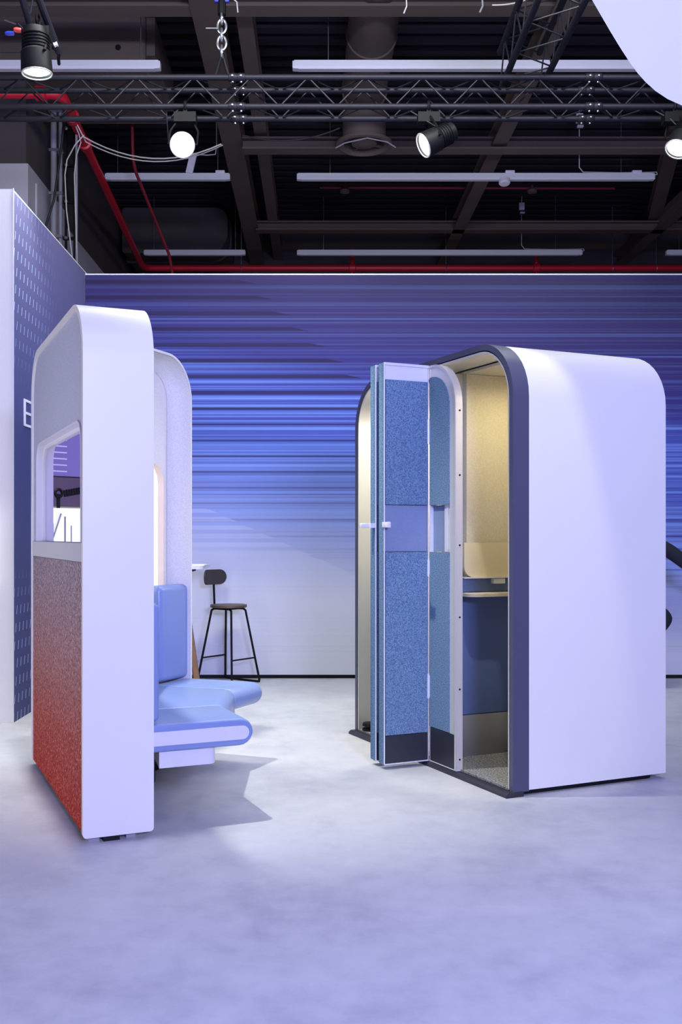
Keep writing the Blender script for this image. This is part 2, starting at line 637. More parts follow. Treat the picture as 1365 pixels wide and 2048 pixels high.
def red_fabric():
    """woven panel dyed from red at the foot to grey at the top"""
    m, nt, b = nodes_of('gradient_weave')
    g = NG(nt)
    V, X, Y, Z = coords(nt)
    base = g.ramp(g.m('DIVIDE', Z, 1.2), [(0.0, (200, 62, 46)), (0.3, (196, 98, 84)), (0.55, (190, 138, 132)), (0.8, (182, 160, 164)), (1.0, (176, 168, 176))])
    n = g.noise(V, 85.0, 5.0, 0.85)
    amp = g.ramp(n, [(0.40, (86, 72, 78)), (0.5, (196, 190, 190)), (0.58, (255, 255, 255))])
    c = g.mix(0.75, base, amp, 'MULTIPLY')
    fl = g.m('MULTIPLY', g.sstep(n, 0.54, 0.62), 0.6)
    c = g.mix(fl, c, (232, 176, 168))
    nt.links.new(c, b.inputs['Base Color'])
    b.inputs['Roughness'].default_value = 0.95
    b.inputs['Specular IOR Level'].default_value = 0.1
    bp = nt.nodes.new('ShaderNodeBump')
    bp.inputs['Strength'].default_value = 0.4
    bp.inputs['Distance'].default_value = 0.003
    nt.links.new(n, bp.inputs['Height'])
    nt.links.new(bp.outputs['Normal'], b.inputs['Normal'])
    return m


M['red_weave'] = red_fabric()


def glass(name, tint=(235, 238, 250), refl=0.0):
    m = bpy.data.materials.new(name)
    m.use_nodes = True
    nt = m.node_tree
    b = nt.nodes['Principled BSDF']
    out = nt.nodes['Material Output']
    gl = nt.nodes.new('ShaderNodeBsdfGlossy')
    gl.inputs['Roughness'].default_value = 0.01
    gl.inputs['Color'].default_value = lin(tint)
    tr = nt.nodes.new('ShaderNodeBsdfTransparent')
    tr.inputs['Color'].default_value = lin(tint)
    mx = nt.nodes.new('ShaderNodeMixShader')
    fr = nt.nodes.new('ShaderNodeFresnel')
    fr.inputs['IOR'].default_value = 1.5
    ad = nt.nodes.new('ShaderNodeMath')
    ad.operation = 'ADD'
    ad.use_clamp = True
    ad.inputs[1].default_value = refl
    nt.links.new(fr.outputs[0], ad.inputs[0])
    nt.links.new(ad.outputs[0], mx.inputs[0])
    nt.links.new(tr.outputs[0], mx.inputs[1])
    nt.links.new(gl.outputs[0], mx.inputs[2])
    nt.links.new(mx.outputs[0], out.inputs['Surface'])
    nt.nodes.remove(b)
    return m


M['glass'] = glass('clear_glass')
M['mirror_glass'] = glass('coated_window_glass', (235, 232, 246), 0.55)

# ------------------------------------------------------------------ setting
YB = 9.12          # back graphic wall
XL = -2.116        # left graphic wall face
HW = 3.68

floor = MB().box(-9, 9, -5, 20, -0.1, 0).build('floor', M['floor'], kind='structure')
wall_back = MB().box(XL, 5.2, YB, YB + 0.12, 0.035, HW).build('wall_back', M['graphic'], kind='structure')
MB().box(XL, 5.2, YB - 0.004, YB + 0.13, HW, HW + 0.012).build('trim_1', M['rim'], kind='structure')
MB().box(XL, 5.2, YB + 0.02, YB + 0.1, 0.0, 0.035).build('gap_strip_back', M['black'], kind='structure')  # black strip standing in for the shade in the gap under the wall

# left wall: a thick stand wall, printed side to the aisle, white end to the viewer
wl = MB().box(-3.05, XL - 0.004, 6.96, YB + 0.12, 0, 3.715).build('wall_left', M['shell'], kind='structure')
MB().box(XL - 0.004, XL, 6.965, YB - 0.004, 0.0, 3.70).build('printed_panel', M['dash'], wl)
MB().box(XL - 0.004, XL + 0.002, 6.955, 6.965, 0.0, 3.72).build('corner_profile', M['rim'], wl)

# letter E on the left wall
def letter_E():
    b = MB()
    y0, z0, h, wd, t = 7.20, 2.095, 0.195, 0.30, 0.017
    b.box(XL, XL + 0.006, y0, y0 + t * 2.2, z0, z0 + h)
    for zz in (z0, z0 + h / 2 - t / 2, z0 + h - t):
        b.box(XL, XL + 0.006, y0 + t * 2.2, y0 + wd, zz, zz + t)
    return b.build('wall_letter', M['white_print'], smooth=False)
tag(letter_E(), 'white capital letter E on the dark blue left wall', 'letter')

# hall behind and above
ceiling_mb = MB()
yy = -4.0
while yy < 18.5:
    ceiling_mb.box(-4.2, 8.6, yy, yy + 0.13, 6.93, 7.0)
    yy += 0.26
ceiling_mb.box(-4.2, 8.6, -4, 18.6, 7.0, 7.06)
ceiling = ceiling_mb.build('ceiling', M['deck'], smooth=False, kind='structure')


def beam(p0, p1, wd, ht):
    p0 = Vector(p0); p1 = Vector(p1)
    d = (p1 - p0); L = d.length; d.normalize()
    up = Vector((0, 0, 1)); s = d.cross(up)
    b = MB()
    c = (p0 + p1) / 2
    b.obox(c + up * 0.012, d, s, up, L / 2, wd / 2, 0.012)
    b.obox(c + up * (ht - 0.012), d, s, up, L / 2, wd / 2, 0.012)
    b.obox(c + up * ht / 2, d, s, up, L / 2, 0.012, ht / 2 - 0.024)
    return b.build('beam', M['beam'], ceiling, smooth=False)

for (Y, x0, x1, z, ht) in ((9.55, -4.1, 8.5, 6.31, 0.11), (12.75, -0.95, 8.5, 6.20, 0.155), (16.3, -1.0, 8.5, 6.26, 0.15)):
    beam((x0, Y, z), (x1, Y, z), 0.2, ht)
beam((-1.07, 8.0, 6.30), (-1.10, 18.4, 6.30), 0.26, 0.32)
beam((-0.72, 6.0, 6.40), (-0.72, 18.4, 6.40), 0.16, 0.26)
beam((2.34, 6.0, 6.26), (2.29, 18.4, 6.26), 0.19, 0.22)
beam((5.62, 6.0, 6.26), (5.54, 18.4, 6.26), 0.19, 0.22)
beam((4.15, 11.0, 6.45), (5.55, 16.5, 6.45), 0.2, 0.22)

MB().box(-3.6, 8.6, 18.5, 18.7, 0, 7.0).build('wall_hall_back', M['hall'], kind='structure')
hl = MB().box(-3.7, -3.4, 11.0, 18.5, 5.45, 7.0).build('wall_hall_left', M['hall'], kind='structure')
MB().box(-3.7, -3.37, 11.0, 18.5, 0, 5.45).build('lower_wall', M['hall_white'], hl)
MB().box(8.6, 8.8, -4, 18.7, 0, 7.0).build('wall_hall_right', M['hall'], kind='structure')
# pillar at the upper left
pil = tag(MB().box(-4.3, -3.2, 10.98, 12.6, 5.38, 6.93).build('pillar', M['hall'], smooth=False),
          'broad concrete pillar with dark top above the white left wall', 'pillar')
MB().box(-4.3, -3.17, 10.95, 12.6, 0, 5.38).build('white_cladding', M['hall_white'], pil, smooth=False)
MB().box(-3.165, -3.14, 11.2, 11.5, 4.2, 5.25).build('corner_strip', M['hall_white'], pil, smooth=False)

# ------------------------------------------------------------------ phone booth (right)
BA = math.atan2(0.4077, 0.9131)
booth = thing('phone_booth', 'white arched office booth with graphite rim and open folding blue felt doors', 'booth', (0.974, 4.971, 0), BA)
BW, BH, BR, BD = 1.775, 2.30, 0.30, 0.985
# shell
ob = arch(BW, BH, BR, 0.028); ib = arch(BW, BH, BR, 0.028, 0.035)
MB().band(ob, ib, at_x(0.096), at_x(BD)).build('shell', M['shell'], booth)
# back board of the shell
MB().prism(arch(BW, BH, BR, 0.028, 0.037), at_x(0.955), at_x(BD - 0.004)).build('back_board', M['shell'], booth)
# front ring
ro = arch(BW, BH, BR, 0.022, -0.001); ri = arch(BW, BH, BR, 0.022, 0.030)
MB().band(ro, ri, at_x(0.0), at_x(0.0955)).build('front_ring', M['dark_ring'], booth)
# plinth and sill
pl = MB()
pl.prism(rrect(0.05, 0.94, 0.03, BW - 0.03, (0.02, 0.06, 0.06, 0.02)), at_z(0.0), at_z(0.027))
pl.build('plinth', M['black'], booth)
sl = MB()
sl.prism([(-0.045, 0.0), (-0.045, 0.012), (-0.03, 0.024), (0.06, 0.024), (0.06, 0.0)],
         lambda a, b: Vector((a, -0.006, b)), lambda a, b: Vector((a, BW + 0.006, b)))
sl.build('sill', M['sill'], booth)
# door track strip behind the ring, then felt lining
MB().band(arch(BW, BH, BR, 0.03, 0.0365), arch(BW, BH, BR, 0.03, 0.046), at_x(0.002), at_x(0.205)).build('track_lining', M['alu'], booth)
MB().band(arch(BW, BH, BR, 0.03, 0.052), arch(BW, BH, BR, 0.03, 0.066), at_x(0.211), at_x(0.93)).build('felt_lining', M['cream'], booth)
MB().prism(arch(BW, BH, BR, 0.03, 0.067), at_x(0.925), at_x(0.95)).build('rear_felt', M['cream'], booth)
# dividing wall between two cabins
MB().box(0.215, 0.92, 0.762, 0.85, 0.93, 2.232).build('divider', M['cream'], booth)
MB().box(0.10, 0.215, 0.80, 0.85, 0.04, 2.235).build('divider_post', M['alu'], booth)
MB().box(0.03, 0.922, 0.757, 0.852, 0.272, 0.955, 0.008).build('padded_panel', M['navy'], booth)
MB().box(0.03, 0.922, 0.752, 0.852, 0.03, 0.270, 0.003).build('skirting', M['skirt'], booth)
MB().box(0.0, 0.925, 0.045, 0.750, 0.026, 0.036).build('floor_mat', M['mat'], booth, label='speckled dark grey mat')
MB().box(0.0, 0.925, 0.855, BW - 0.05, 0.026, 0.036).build('floor_mat', M['mat'], booth)
# desk and upper tilted board
dk = MB()
dk.prism(rrect(0.14, 0.92, 0.60, 0.755, (0.05, 0.0, 0.0, 0.0)), at_z(0.958), at_z(0.976))
dk.build('desk_top', M['cream'], booth)
MB().box(0.05, 0.92, 0.735, 0.758, 0.98, 1.06).build('cable_channel', M['navy'], booth)
bb = MB()
bb.prism(rrect(0.168, 0.918, 1.066, 1.262, (0.06, 0.0, 0.0, 0.0)), at_y(0.712), at_y(0.732))
bb.build('screen_board', mat('ivory_board', (226, 214, 178), 0.45), booth)
MB().prism(rrect(0.158, 0.918, 1.058, 1.066, (0.003, 0, 0, 0.003)), at_y(0.695), at_y(0.725)).build('board_lip', M['alu_white'], booth)
MB().box(0.36, 0.44, 0.70, 0.735, 1.025, 1.056, 0.004).build('bracket', M['alu_white'], booth)
# ceiling lamps of the two cabins
for (y0, y1) in ((0.24, 0.60), (1.10, 1.46)):
    f = MB().box(0.40, 0.62, y0, y1, 2.205, 2.232).build('ceiling_lamp', M['alu_white'], booth)
    MB().box(0.415, 0.605, y0 + 0.015, y1 - 0.015, 2.202, 2.206).build('diffuser', M['led'], f)
MB().box(0.62, 0.92, 1.15, 1.70, 0.036, 0.45, 0.03, 3).build('cabin_seat', M['navy'], booth)
MB().lathe([(0.05, 0), (0.05, 0.014), (0.034, 0.016), (0.034, 0.03), (0.05, 0.032), (0.045, 0.05), (0.02, 0.055)], (0.05, 1.66, 0.036), (0, 0, 1)).build('floor_stop', M['black'], booth)

# folding door leaves ------------------------------------------------
def wd(o):
    return o


def leaf_in_plane():
    """leaf in the door plane, rounded upper corner on its near edge"""
    y0, y1, z0, z1, x0, x1 = 0.484, 0.772, 0.034, 2.262, -0.026, 0.012
    root = MB()
    outer = rrect(y0, y1, z0, z1, (0, 0, 0, 0.25), 10)
    ins = 0.068
    # aluminium frame: stile on the near side and head
    fo = [(y0, z0)] + [(y0 + 0.25 + 0.25 * math.cos(math.radians(180 - 9 * k)), z1 - 0.25 + 0.25 * math.sin(math.radians(180 - 9 * k))) for k in range(11)] + [(y1, z1)]
    fi = [(y0 + ins, z0)] + [(y0 + 0.25 + (0.25 - ins) * math.cos(math.radians(180 - 9 * k)), z1 - 0.25 + (0.25 - ins) * math.sin(math.radians(180 - 9 * k))) for k in range(11)] + [(y1, z1 - ins)]
    root.band(fo, fi, at_x(x0), at_x(x1))
    d = root.build('door_leaf', M['alu'], booth)
    MB().box(x0 - 0.003, x1, y1 - 0.012, y1 - 0.008, z0, z1).build('edge_strip', M['alu_white'], d)
    MB().band(fo, [(a + (0.014 if k < len(fo) - 1 else 0), b_ - (0.014 if k > 0 else 0)) if k in (0, len(fo) - 1) else (y0 + 0.25 + 0.236 * math.cos(math.radians(180 - 9 * (k - 1))), z1 - 0.25 + 0.236 * math.sin(math.radians(180 - 9 * (k - 1)))) for k, (a, b_) in enumerate(fo)], at_x(x0 - 0.006), at_x(x0 - 0.0005)).build('frame_lip', M['alu'], d)
    MB().box(x0 - 0.002, x1, y0, y1, z0 - 0.006, z0).build('bottom_strip', M['alu_white'], d)
    def inner(za, zb, x, xx, top=False):
        a, b_ = y0 + ins, y1 - 0.008
        if top:
            return MB().prism(rrect(a, b_, za, zb, (0, 0, 0, 0.25 - ins), 8), at_x(x), at_x(xx))
        return MB().prism([(a, za), (b_, za), (b_, zb), (a, zb)], at_x(x), at_x(xx))
    inner(1.475, z1 - ins, x0 - 0.004, x1 - 0.002, True).build('upper_felt', M['blue_felt'], d)
    inner(0.225, 1.210, x0 - 0.004, x1 - 0.002).build('lower_felt', M['blue_felt'], d)
    inner(1.213, 1.472, x0 + 0.02, x0 + 0.026).build('window_pane', M['flat_blue'], d)
    MB().box(x0 + 0.012, x0 + 0.02, y0 + ins, y0 + ins + 0.075, 1.213, 1.472).build('window_stop', M['alu_white'], d)
    MB().box(x0 + 0.004, x0 + 0.02, y0 + ins + 0.03, y0 + ins + 0.036, 1.225, 1.46).build('window_bead', M['alu_white'], d)
    MB().box(x0 - 0.002, x1 - 0.002, y0 + 0.012, y1 - 0.008, z0, 0.222).build('kick_plate', M['kick'], d)
    s = MB().lathe([(0.0055, 0), (0.0055, 0.002)], (0, 0, 0), (0, 1, 0), 10).build('screw', M['black'], d)
    s.location = (-0.006, y0 - 0.0022, 0.09)
    for zz in (0.47, 0.86, 1.25, 1.63, 1.98):
        child_copy(s, d, (-0.006, y0 - 0.0022, zz))
    return d


def leaf_out(ya, yb, z1, handle):
    """leaf folded square to the door plane; face at y = ya looks at the viewer"""
    x0, x1, z0 = -0.312, -0.030, 0.034
    th = 0.030
    d = MB().box(x0, x1, ya - 0.005, ya + th, z1 - 0.014, z1).build('door_leaf', M['alu_white'], booth)
    MB().box(x0 + 0.006, x1, ya + 0.004, ya + th, z1 - 0.094, z1 - 0.012).build('head_rail', M['alu_white'], d)
    MB().box(x0 - 0.003, x0 + 0.002, ya - 0.004, ya + 0.002, z0, z1).build('edge_strip', M['alu_white'], d)
    MB().box(x1 - 0.004, x1, ya - 0.003, ya + th, z0, z1).build('edge_strip', M['alu_white'], d)
    MB().box(x0, x1, ya - 0.002, ya + th, z0 - 0.007, z0).build('bottom_strip', M['alu_white'], d)
    MB().box(x0 + 0.007, x1 - 0.007, ya - 0.004, ya + th, 1.475, z1 - 0.094, 0.002, 1).build('upper_felt', M['blue_felt'], d)
    MB().box(x0 + 0.007, x1 - 0.007, ya - 0.004, ya + th, 0.190, 1.210, 0.002, 1).build('lower_felt', M['blue_felt'], d)
    MB().box(x0 + 0.007, x1 - 0.007, ya + 0.012, ya + th - 0.004, 1.213, 1.472).build('window_pane', M['flat_blue'], d)
    MB().box(x0 + 0.007, x1 - 0.007, ya - 0.003, ya + th - 0.002, z0, 0.187).build('kick_plate', M['kick'], d)
    MB().box(x0 - 0.002, x1, ya + th, yb, z0 - 0.004, z1, 0.004).build('felt_back', M['blue_felt'], d)
    MB().box(x0 - 0.002, x0 + 0.006, ya + 0.002, ya + th, z0 - 0.004, z1).build('felt_edge', M['blue_felt'], d)
    hb = MB()
    if handle == 'edge':
        hb.box(x0 - 0.085, x0 - 0.002, ya + 0.018, ya + 0.040, 1.346, 1.372, 0.003)
        hb.box(x0 - 0.030, x0 + 0.0, ya + 0.006, ya + 0.018, 1.346, 1.372)
    else:
        hb.box(x0 - 0.012, x0 + 0.010, ya - 0.060, ya + 0.010, 1.346, 1.378, 0.004)
        hb.box(x0 + 0.010, x0 + 0.022, ya - 0.020, ya - 0.003, 1.348, 1.376)
    hb.build('handle', M['white_plain'], d)
    return d


leafB = leaf_in_plane()
leafA = leaf_out(0.776, 0.842, 2.265, 'face')
leafC = leaf_out(0.878, 0.944, 2.265, 'edge')
for (zz, hgt) in ((1.89, 0.14), (1.12, 0.1), (0.45, 0.14)):
    h = MB()
    h.tube([(-0.034, 0.770, zz - hgt / 2), (-0.034, 0.770, zz + hgt / 2)], 0.007, 8)
    h.box(-0.036, -0.02, 0.760, 0.776, zz - hgt / 2 + 0.01, zz + hgt / 2 - 0.01)
    h.build('hinge', M['alu_white'], booth)
# warm light of the cabins
for (yy, e) in ((0.30, 4.2), (1.28, 13.0)):
    d = bpy.data.lights.new('cabin_light', 'AREA')
    o = bpy.data.objects.new('cabin_light', d)
    COL.objects.link(o)
    o.parent = booth
    o.location = (0.40, yy, 2.17)
    d.size = 0.34
    d.energy = e
    d.color = (1.0, 0.86, 0.5) if yy < 1 else (1.0, 0.98, 0.9)

# ------------------------------------------------------------------ meeting niche (left)
PX, PY = -0.985, 4.20
NA = math.atan2(0.3966, 0.918)
niche = thing('meeting_niche', 'white arched seating niche with red fading felt side and curved blue bench', 'booth', (PX, PY, 0), NA)
S = Vector((0.918, 0.3966, 0)); T = Vector((-0.3966, 0.918, 0))
NI = (Matrix.Translation((PX, PY, 0)) @ Matrix.Rotation(NA, 4, 'Z')).inverted()


def N(x, y, z=0.0):
    """world point -> niche local"""
    return NI @ Vector((x, y, z))


W1, H1, R1, D1 = 1.63, 2.32, 0.25, 0.3035
zs = 0.026


def shell_prof(inset, cut=0.02):
    p = arch(W1, H1, R1, zs, inset)
    return p

# near shell: white band all round, lower front corners eased
sh = MB()
sh.band(shell_prof(0.0), shell_prof(0.03), at_x(0.0), at_x(D1))
ce = [e for e in sh.bm.edges if all(abs(v.co.z - zs) < 1e-4 for v in e.verts) and abs(e.verts[0].co.x - e.verts[1].co.x) < 1e-4]
bmesh.ops.bevel(sh.bm, geom=ce, offset=0.016, segments=4, profile=0.5, affect='EDGES')
sh_o = sh.build('near_shell', M['shell'], niche)
# outer felt, upper part around the window
oy0, oy1 = 0.032, W1 - 0.032
wy0, wy1, wz0, wz1, wr = 0.075, 1.455, 1.272, 1.805, 0.11
op = [(oy0, wz0)]
top = arch(W1, H1, R1, wz0, 0.032, 10)
poly = list(top)
inner = [(wy1, wz0)]
inner += [(wy1 - wr + wr * math.cos(math.radians(a)), wz1 - wr + wr * math.sin(math.radians(a))) for a in range(0, 91, 15)]
inner += [(wy0 + wr + wr * math.cos(math.radians(a)), wz1 - wr + wr * math.sin(math.radians(a))) for a in range(90, 181, 15)]
inner += [(wy0, wz0)]
# build as quads between the two paths (resampled) so that the opening stays open
def resample(path, n):
    L = [0.0]
    for a, b in zip(path[:-1], path[1:]):
        L.append(L[-1] + math.hypot(b[0] - a[0], b[1] - a[1]))
    out = []
    for k in range(n):
        t = L[-1] * k / (n - 1)
        for i in range(len(path) - 1):
            if L[i + 1] >= t - 1e-9:
                u = (t - L[i]) / max(L[i + 1] - L[i], 1e-9)
                out.append((path[i][0] + (path[i + 1][0] - path[i][0]) * u, path[i][1] + (path[i + 1][1] - path[i][1]) * u))
                break
    return out
inner_r = inner[::-1]
NP = 90
MB().band(resample(poly, NP), resample(inner_r, NP), at_x(0.012), at_x(0.03)).build('upper_felt', M['grey_felt'], niche)
# window reveal ring, then pane
def inset_path(path, d):
    cx = (wy0 + wy1) / 2; cz = wz0
    out = []
    n = len(path)
    for i, (a, b) in enumerate(path):
        p = path[max(i - 1, 0)]; q = path[min(i + 1, n - 1)]
        tx, tz = q[0] - p[0], q[1] - p[1]
        l = math.hypot(tx, tz) or 1
        out.append((a + tz / l * d, max(b - tx / l * d, wz0)))
    return out
ir = resample(inner_r, NP)
MB().band(ir, inset_path(ir, 0.012), at_x(0.004), at_x(0.058)).build('window_frame', M['rim'], niche)
MB().band(inset_path(ir, 0.012), inset_path(ir, 0.030), at_x(0.040), at_x(0.058)).build('window_bead', M['rim'], niche)
MB().prism(inset_path(ir, 0.022)[::-1], at_x(0.050), at_x(0.054)).build('window_pane', M['mirror_glass'], niche)
MB().prism(inset_path(ir, 0.010)[::-1], at_x(0.150), at_x(0.160)).build('inner_panel', M['cream'], niche)
# ledge and lower woven panel
MB().box(0.004, 0.06, 0.030, W1 - 0.030, 1.188, 1.271, 0.002, 1).build('ledge', mat('grey_ledge', (188, 190, 196), 0.45), niche)
MB().box(0.008, 0.03, 0.031, W1 - 0.031, 0.034, 1.186).build('lower_panel', M['red_weave'], niche)
# inside face of the near shell and core
MB().prism(shell_prof(0.031), at_x(0.20), at_x(0.235)).build('inner_felt', M['pale_felt'], niche)
ft = MB().box(0.03, 0.075, 0.03, 0.09, 0.0, 0.027).build('foot', M['conduit'], niche)
MB().box(0.09, 0.16, 0.02, 0.08, 0.0, 0.020).build('foot', M['black'], niche)
MB().box(0.19, 0.23, 0.03, 0.08, 0.0, 0.026).build('foot', M['conduit'], niche)
child_copy(ft, niche, (0.1, 1.45, 0))

# far shell -----------------------------------------------------------
fx = Vector((0.9136, -0.4066, 0)); fy = Vector((0.4066, 0.9136, 0))
FO = Vector((-1.065, 5.15, 0))
WF, HF, RF = 0.805, 2.335, 0.25


def far(x):
    def f(a, b):
        yv = a
        if a < 0.12:
            yv = max(a, 0.0) + max(0.0, -x) * 0.96 + 0.004
        p = FO + fx * x + fy * yv
        return NI @ Vector((p.x, p.y, b))
    return f


def farch(inset, z0, n=10):
    return arch(WF, HF, RF, z0, inset, n, left=False)

MB().band(farch(0.0, 0.05), farch(0.014, 0.05), far(-0.30), far(0.0)).build('far_shell', M['shell'], niche)
MB().prism(farch(0.001, 0.05), far(-0.30), far(-0.275)).build('far_outer_felt', M['grey_felt'], niche)
MB().prism(farch(0.02, 0.0), far(-0.29), far(-0.012)) .bm.free()
# felt lining with a soft cove into the back
cove = MB()
prof = []
for k in range(7):
    a = math.radians(90 * k / 6)
    prof.append((-0.115 + 0.06 * (1 - math.cos(math.radians(90) - a)) if False else 0, 0))
steps = [(0.016, -0.001), (0.018, -0.03), (0.022, -0.055), (0.032, -0.080), (0.048, -0.100), (0.070, -0.111), (0.092, -0.115)]
for (i0, x0), (i1, x1) in zip(steps[:-1], steps[1:]):
    P0 = farch(i0, 0.07, 12); P1 = farch(i1, 0.07, 12)
    for k in range(len(P0) - 1):
        vs = [cove.bm.verts.new(far(x0)(*P0[k])), cove.bm.verts.new(far(x0)(*P0[k + 1])), cove.bm.verts.new(far(x1)(*P1[k + 1])), cove.bm.verts.new(far(x1)(*P1[k]))]
        cove.bm.faces.new(vs)
bmesh.ops.remove_doubles(cove.bm, verts=cove.bm.verts, dist=0.0004)
cove.build('felt_lining', M['pale_felt'], niche, angle=60)
# back panel with arched window opening
bo = farch(0.085, 0.07, 12)
wI = [(0.30, 0.90)] + [(0.30, 1.72)] + [(0.57 + 0.11 * math.cos(math.radians(a)), 1.61 + 0.11 * math.sin(math.radians(a))) for a in range(90, -1, -10)] + [(0.68, 0.90)]
MB().band(resample(bo, 70), resample([(0.30, 0.07)] + wI[1:-1] + [(0.68, 0.07)], 70), far(-0.150), far(-0.117)).build('back_panel', M['warm_felt'], niche)
MB().prism([(0.29, 0.07), (0.69, 0.07), (0.69, 0.97), (0.29, 0.97)], far(-0.128), far(-0.111)).build('lower_back', M['warm_felt'], niche)
wr1 = resample([(0.30, 0.07)] + wI[1:-1] + [(0.68, 0.07)], 70)
def ins2(path, d):
    out = []
    n = len(path)
    for i, (a, b) in enumerate(path):
        p = path[max(i - 1, 0)]; q = path[min(i + 1, n - 1)]
        tx, tz = q[0] - p[0], q[1] - p[1]
        l = math.hypot(tx, tz) or 1
        out.append((a + tz / l * d, b - tx / l * d))
    return out
MB().band(wr1, ins2(wr1, 0.006), far(-0.150), far(-0.113)).build('window_frame', M['wood'], niche)
MB().prism(ins2(wr1, 0.004)[::-1], far(-0.165), far(-0.152)).build('window_pane', emit('glow_pane', (255, 246, 226), 0.55), niche)  # emission put in so the pane looks bright
MB().prism([(0.0, 0.0), (WF - 0.02, 0.0), (WF - 0.02, 0.05), (0.0, 0.05)], far(-0.29), far(-0.004)).build('plinth', M['black'], niche)

# bench -----------------------------------------------------------------
SEAT_T, SEAT_B = 0.462, 0.336
ZC = (SEAT_T + SEAT_B) / 2
RN = (SEAT_T - SEAT_B) / 2
F = [(PX + S.x * 0.80 + T.x * 0.11, PY + S.y * 0.80 + T.y * 0.11), (-0.447, 4.985), (-0.449, 5.470), (-0.312, 5.745)]
B = [(PX + S.x * 0.31 + T.x * 0.11, PY + S.y * 0.31 + T.y * 0.11), (-0.845, 4.82), (-0.895, 5.62), (-0.775, 5.915)]


def cut(i, d, z):
    b = Vector((B[i][0], B[i][1], 0)); f = Vector((F[i][0], F[i][1], 0))
    L = (f - b).length
    p = b + (f - b) * (d)
    return NI @ Vector((p.x, p.y, z))


def seat_profile(i, g=0.0):
    b = Vector(B[i]); f = Vector(F[i])
    L = (f - b).length
    pts = [(0.0, SEAT_B), (0.0, SEAT_T)]
    n = 10
    pts.append((0.5, SEAT_T))
    for k in range(n + 1):
        a = math.radians(90 - 180 * k / n)
        pts.append((1 - RN / L + RN / L * math.cos(a), ZC + RN * math.sin(a)))
    pts.append((0.5, SEAT_B))
    return pts


for i in range(3):
    b_ = MB()
    P0 = seat_profile(i); P1 = seat_profile(i + 1)
    A = [cut(i, *p) for p in P0]; C = [cut(i + 1, *p) for p in P1]
    # rounded piping edges at both cuts
    def lerp(u):
        return [a + (c - a) * u for a, c in zip(A, C)]
    cenA = sum(A, Vector()) / len(A); cenC = sum(C, Vector()) / len(C)
    L = (cenC - cenA).length
    rows = []
    for (off, sh_) in ((0.002, 0.012), (0.004, 0.005), (0.010, 0.0015), (0.018, 0.0)):
        rows.append((off / L, sh_))
    full = rows + [(0.5, 0.0)] + [(1 - u, s) for u, s in rows[::-1]]
    rings = []
    for u, shk in full:
        ring = lerp(u)
        cen = sum(ring, Vector()) / len(ring)
        pr = []
        n = len(ring)
        for k, p in enumerate(ring):
            tgt = Vector((cen.x, cen.y, ZC))
            q = p.copy()
            if shk:
                q.z = p.z + (ZC - p.z) / abs(ZC - p.z) * min(shk, abs(ZC - p.z)) if abs(ZC - p.z) > 1e-6 else p.z
                if 3 <= k <= n - 2:
                    dv = (cen - p); dv.z = 0
                    if dv.length > 0:
                        q += dv.normalized() * shk * 0.6
            pr.append(b_.bm.verts.new(q))
        rings.append(pr)
    for r0, r1 in zip(rings[:-1], rings[1:]):
        n = len(r0)
        for k in range(n):
            b_.bm.faces.new((r0[k], r0[(k + 1) % n], r1[(k + 1) % n], r1[k]))
    b_.bm.faces.new(rings[0][::-1]); b_.bm.faces.new(rings[-1])
    b_.build('seat_cushion', M['blue_leather'], niche, angle=50)
# white end plate, rounded front, on both open ends
def end_plate(i, side):
    b = Vector(B[i]); f = Vector(F[i]); L = (f - b).length
    j = 1 if i == 0 else 2
    r = 0.031
    zc = ZC - 0.001
    pts = [(-0.05, zc - r), (-0.05, zc + r)]
    for k in range(9):
        a = math.radians(90 - 180 * k / 8)
        pts.append((0.955 - r / L + r / L * math.cos(a), zc + r * math.sin(a)))
    def mk(off):
        def fn(d, z):
            p = Vector((b.x, b.y, 0)) + Vector((f.x - b.x, f.y - b.y, 0)) * d
            dirv = Vector((b.x - B[j][0], b.y - B[j][1], 0)).normalized()
            p = p + dirv * off
            return NI @ Vector((p.x, p.y, z))
        return fn
    return MB().prism(pts, mk(-0.03), mk(0.006)).build('end_plate', M['white_plain'], niche)
end_plate(0, -1); end_plate(3, 1)
# base box under the seat
base = MB()
bp_ = []
for i, d0 in ((0, 0.10), (1, 0.10), (2, 0.10), (3, 0.10)):
    p = Vector((B[i][0], B[i][1])) + (Vector((F[i][0], F[i][1])) - Vector((B[i][0], B[i][1]))) * d0
    bp_.append(p)
fr_ = []
for i, d0 in ((0, 0.645), (1, 0.64), (2, 0.64), (3, 0.64)):
    p = Vector((B[i][0], B[i][1])) + (Vector((F[i][0], F[i][1])) - Vector((B[i][0], B[i][1]))) * d0
    fr_.append(p)
# the near end stands a little back from the cushion end; ease its front corner
e = (fr_[1] - fr_[0]).normalized(); e2 = (bp_[0] - fr_[0]).normalized()
corner = [fr_[0] + e * 0.05 + e2 * 0.03, fr_[0] + e * 0.055]
n0 = fr_[0] + e * 0.02
pp = [bp_[0] + e * 0.02, n0 + e2 * 0.03, n0 + e2 * 0.009 + e * 0.009, n0 + e * 0.03] + fr_[1:] + bp_[:0:-1]
base.prism([(p.x, p.y) for p in pp], lambda a, b: NI @ Vector((a, b, 0.262)), lambda a, b: NI @ Vector((a, b, SEAT_B - 0.001)))
base.build('bench_base', M['white_plain'], niche, angle=50)
# support that carries the base
MB().prism([(-0.96, 4.95), (-0.86, 4.95), (-0.86, 5.3), (-0.96, 5.3)],
           lambda a, b: NI @ Vector((a, b, 0.0)), lambda a, b: NI @ Vector((a, b, 0.262))).build('bench_support', M['black'], niche)


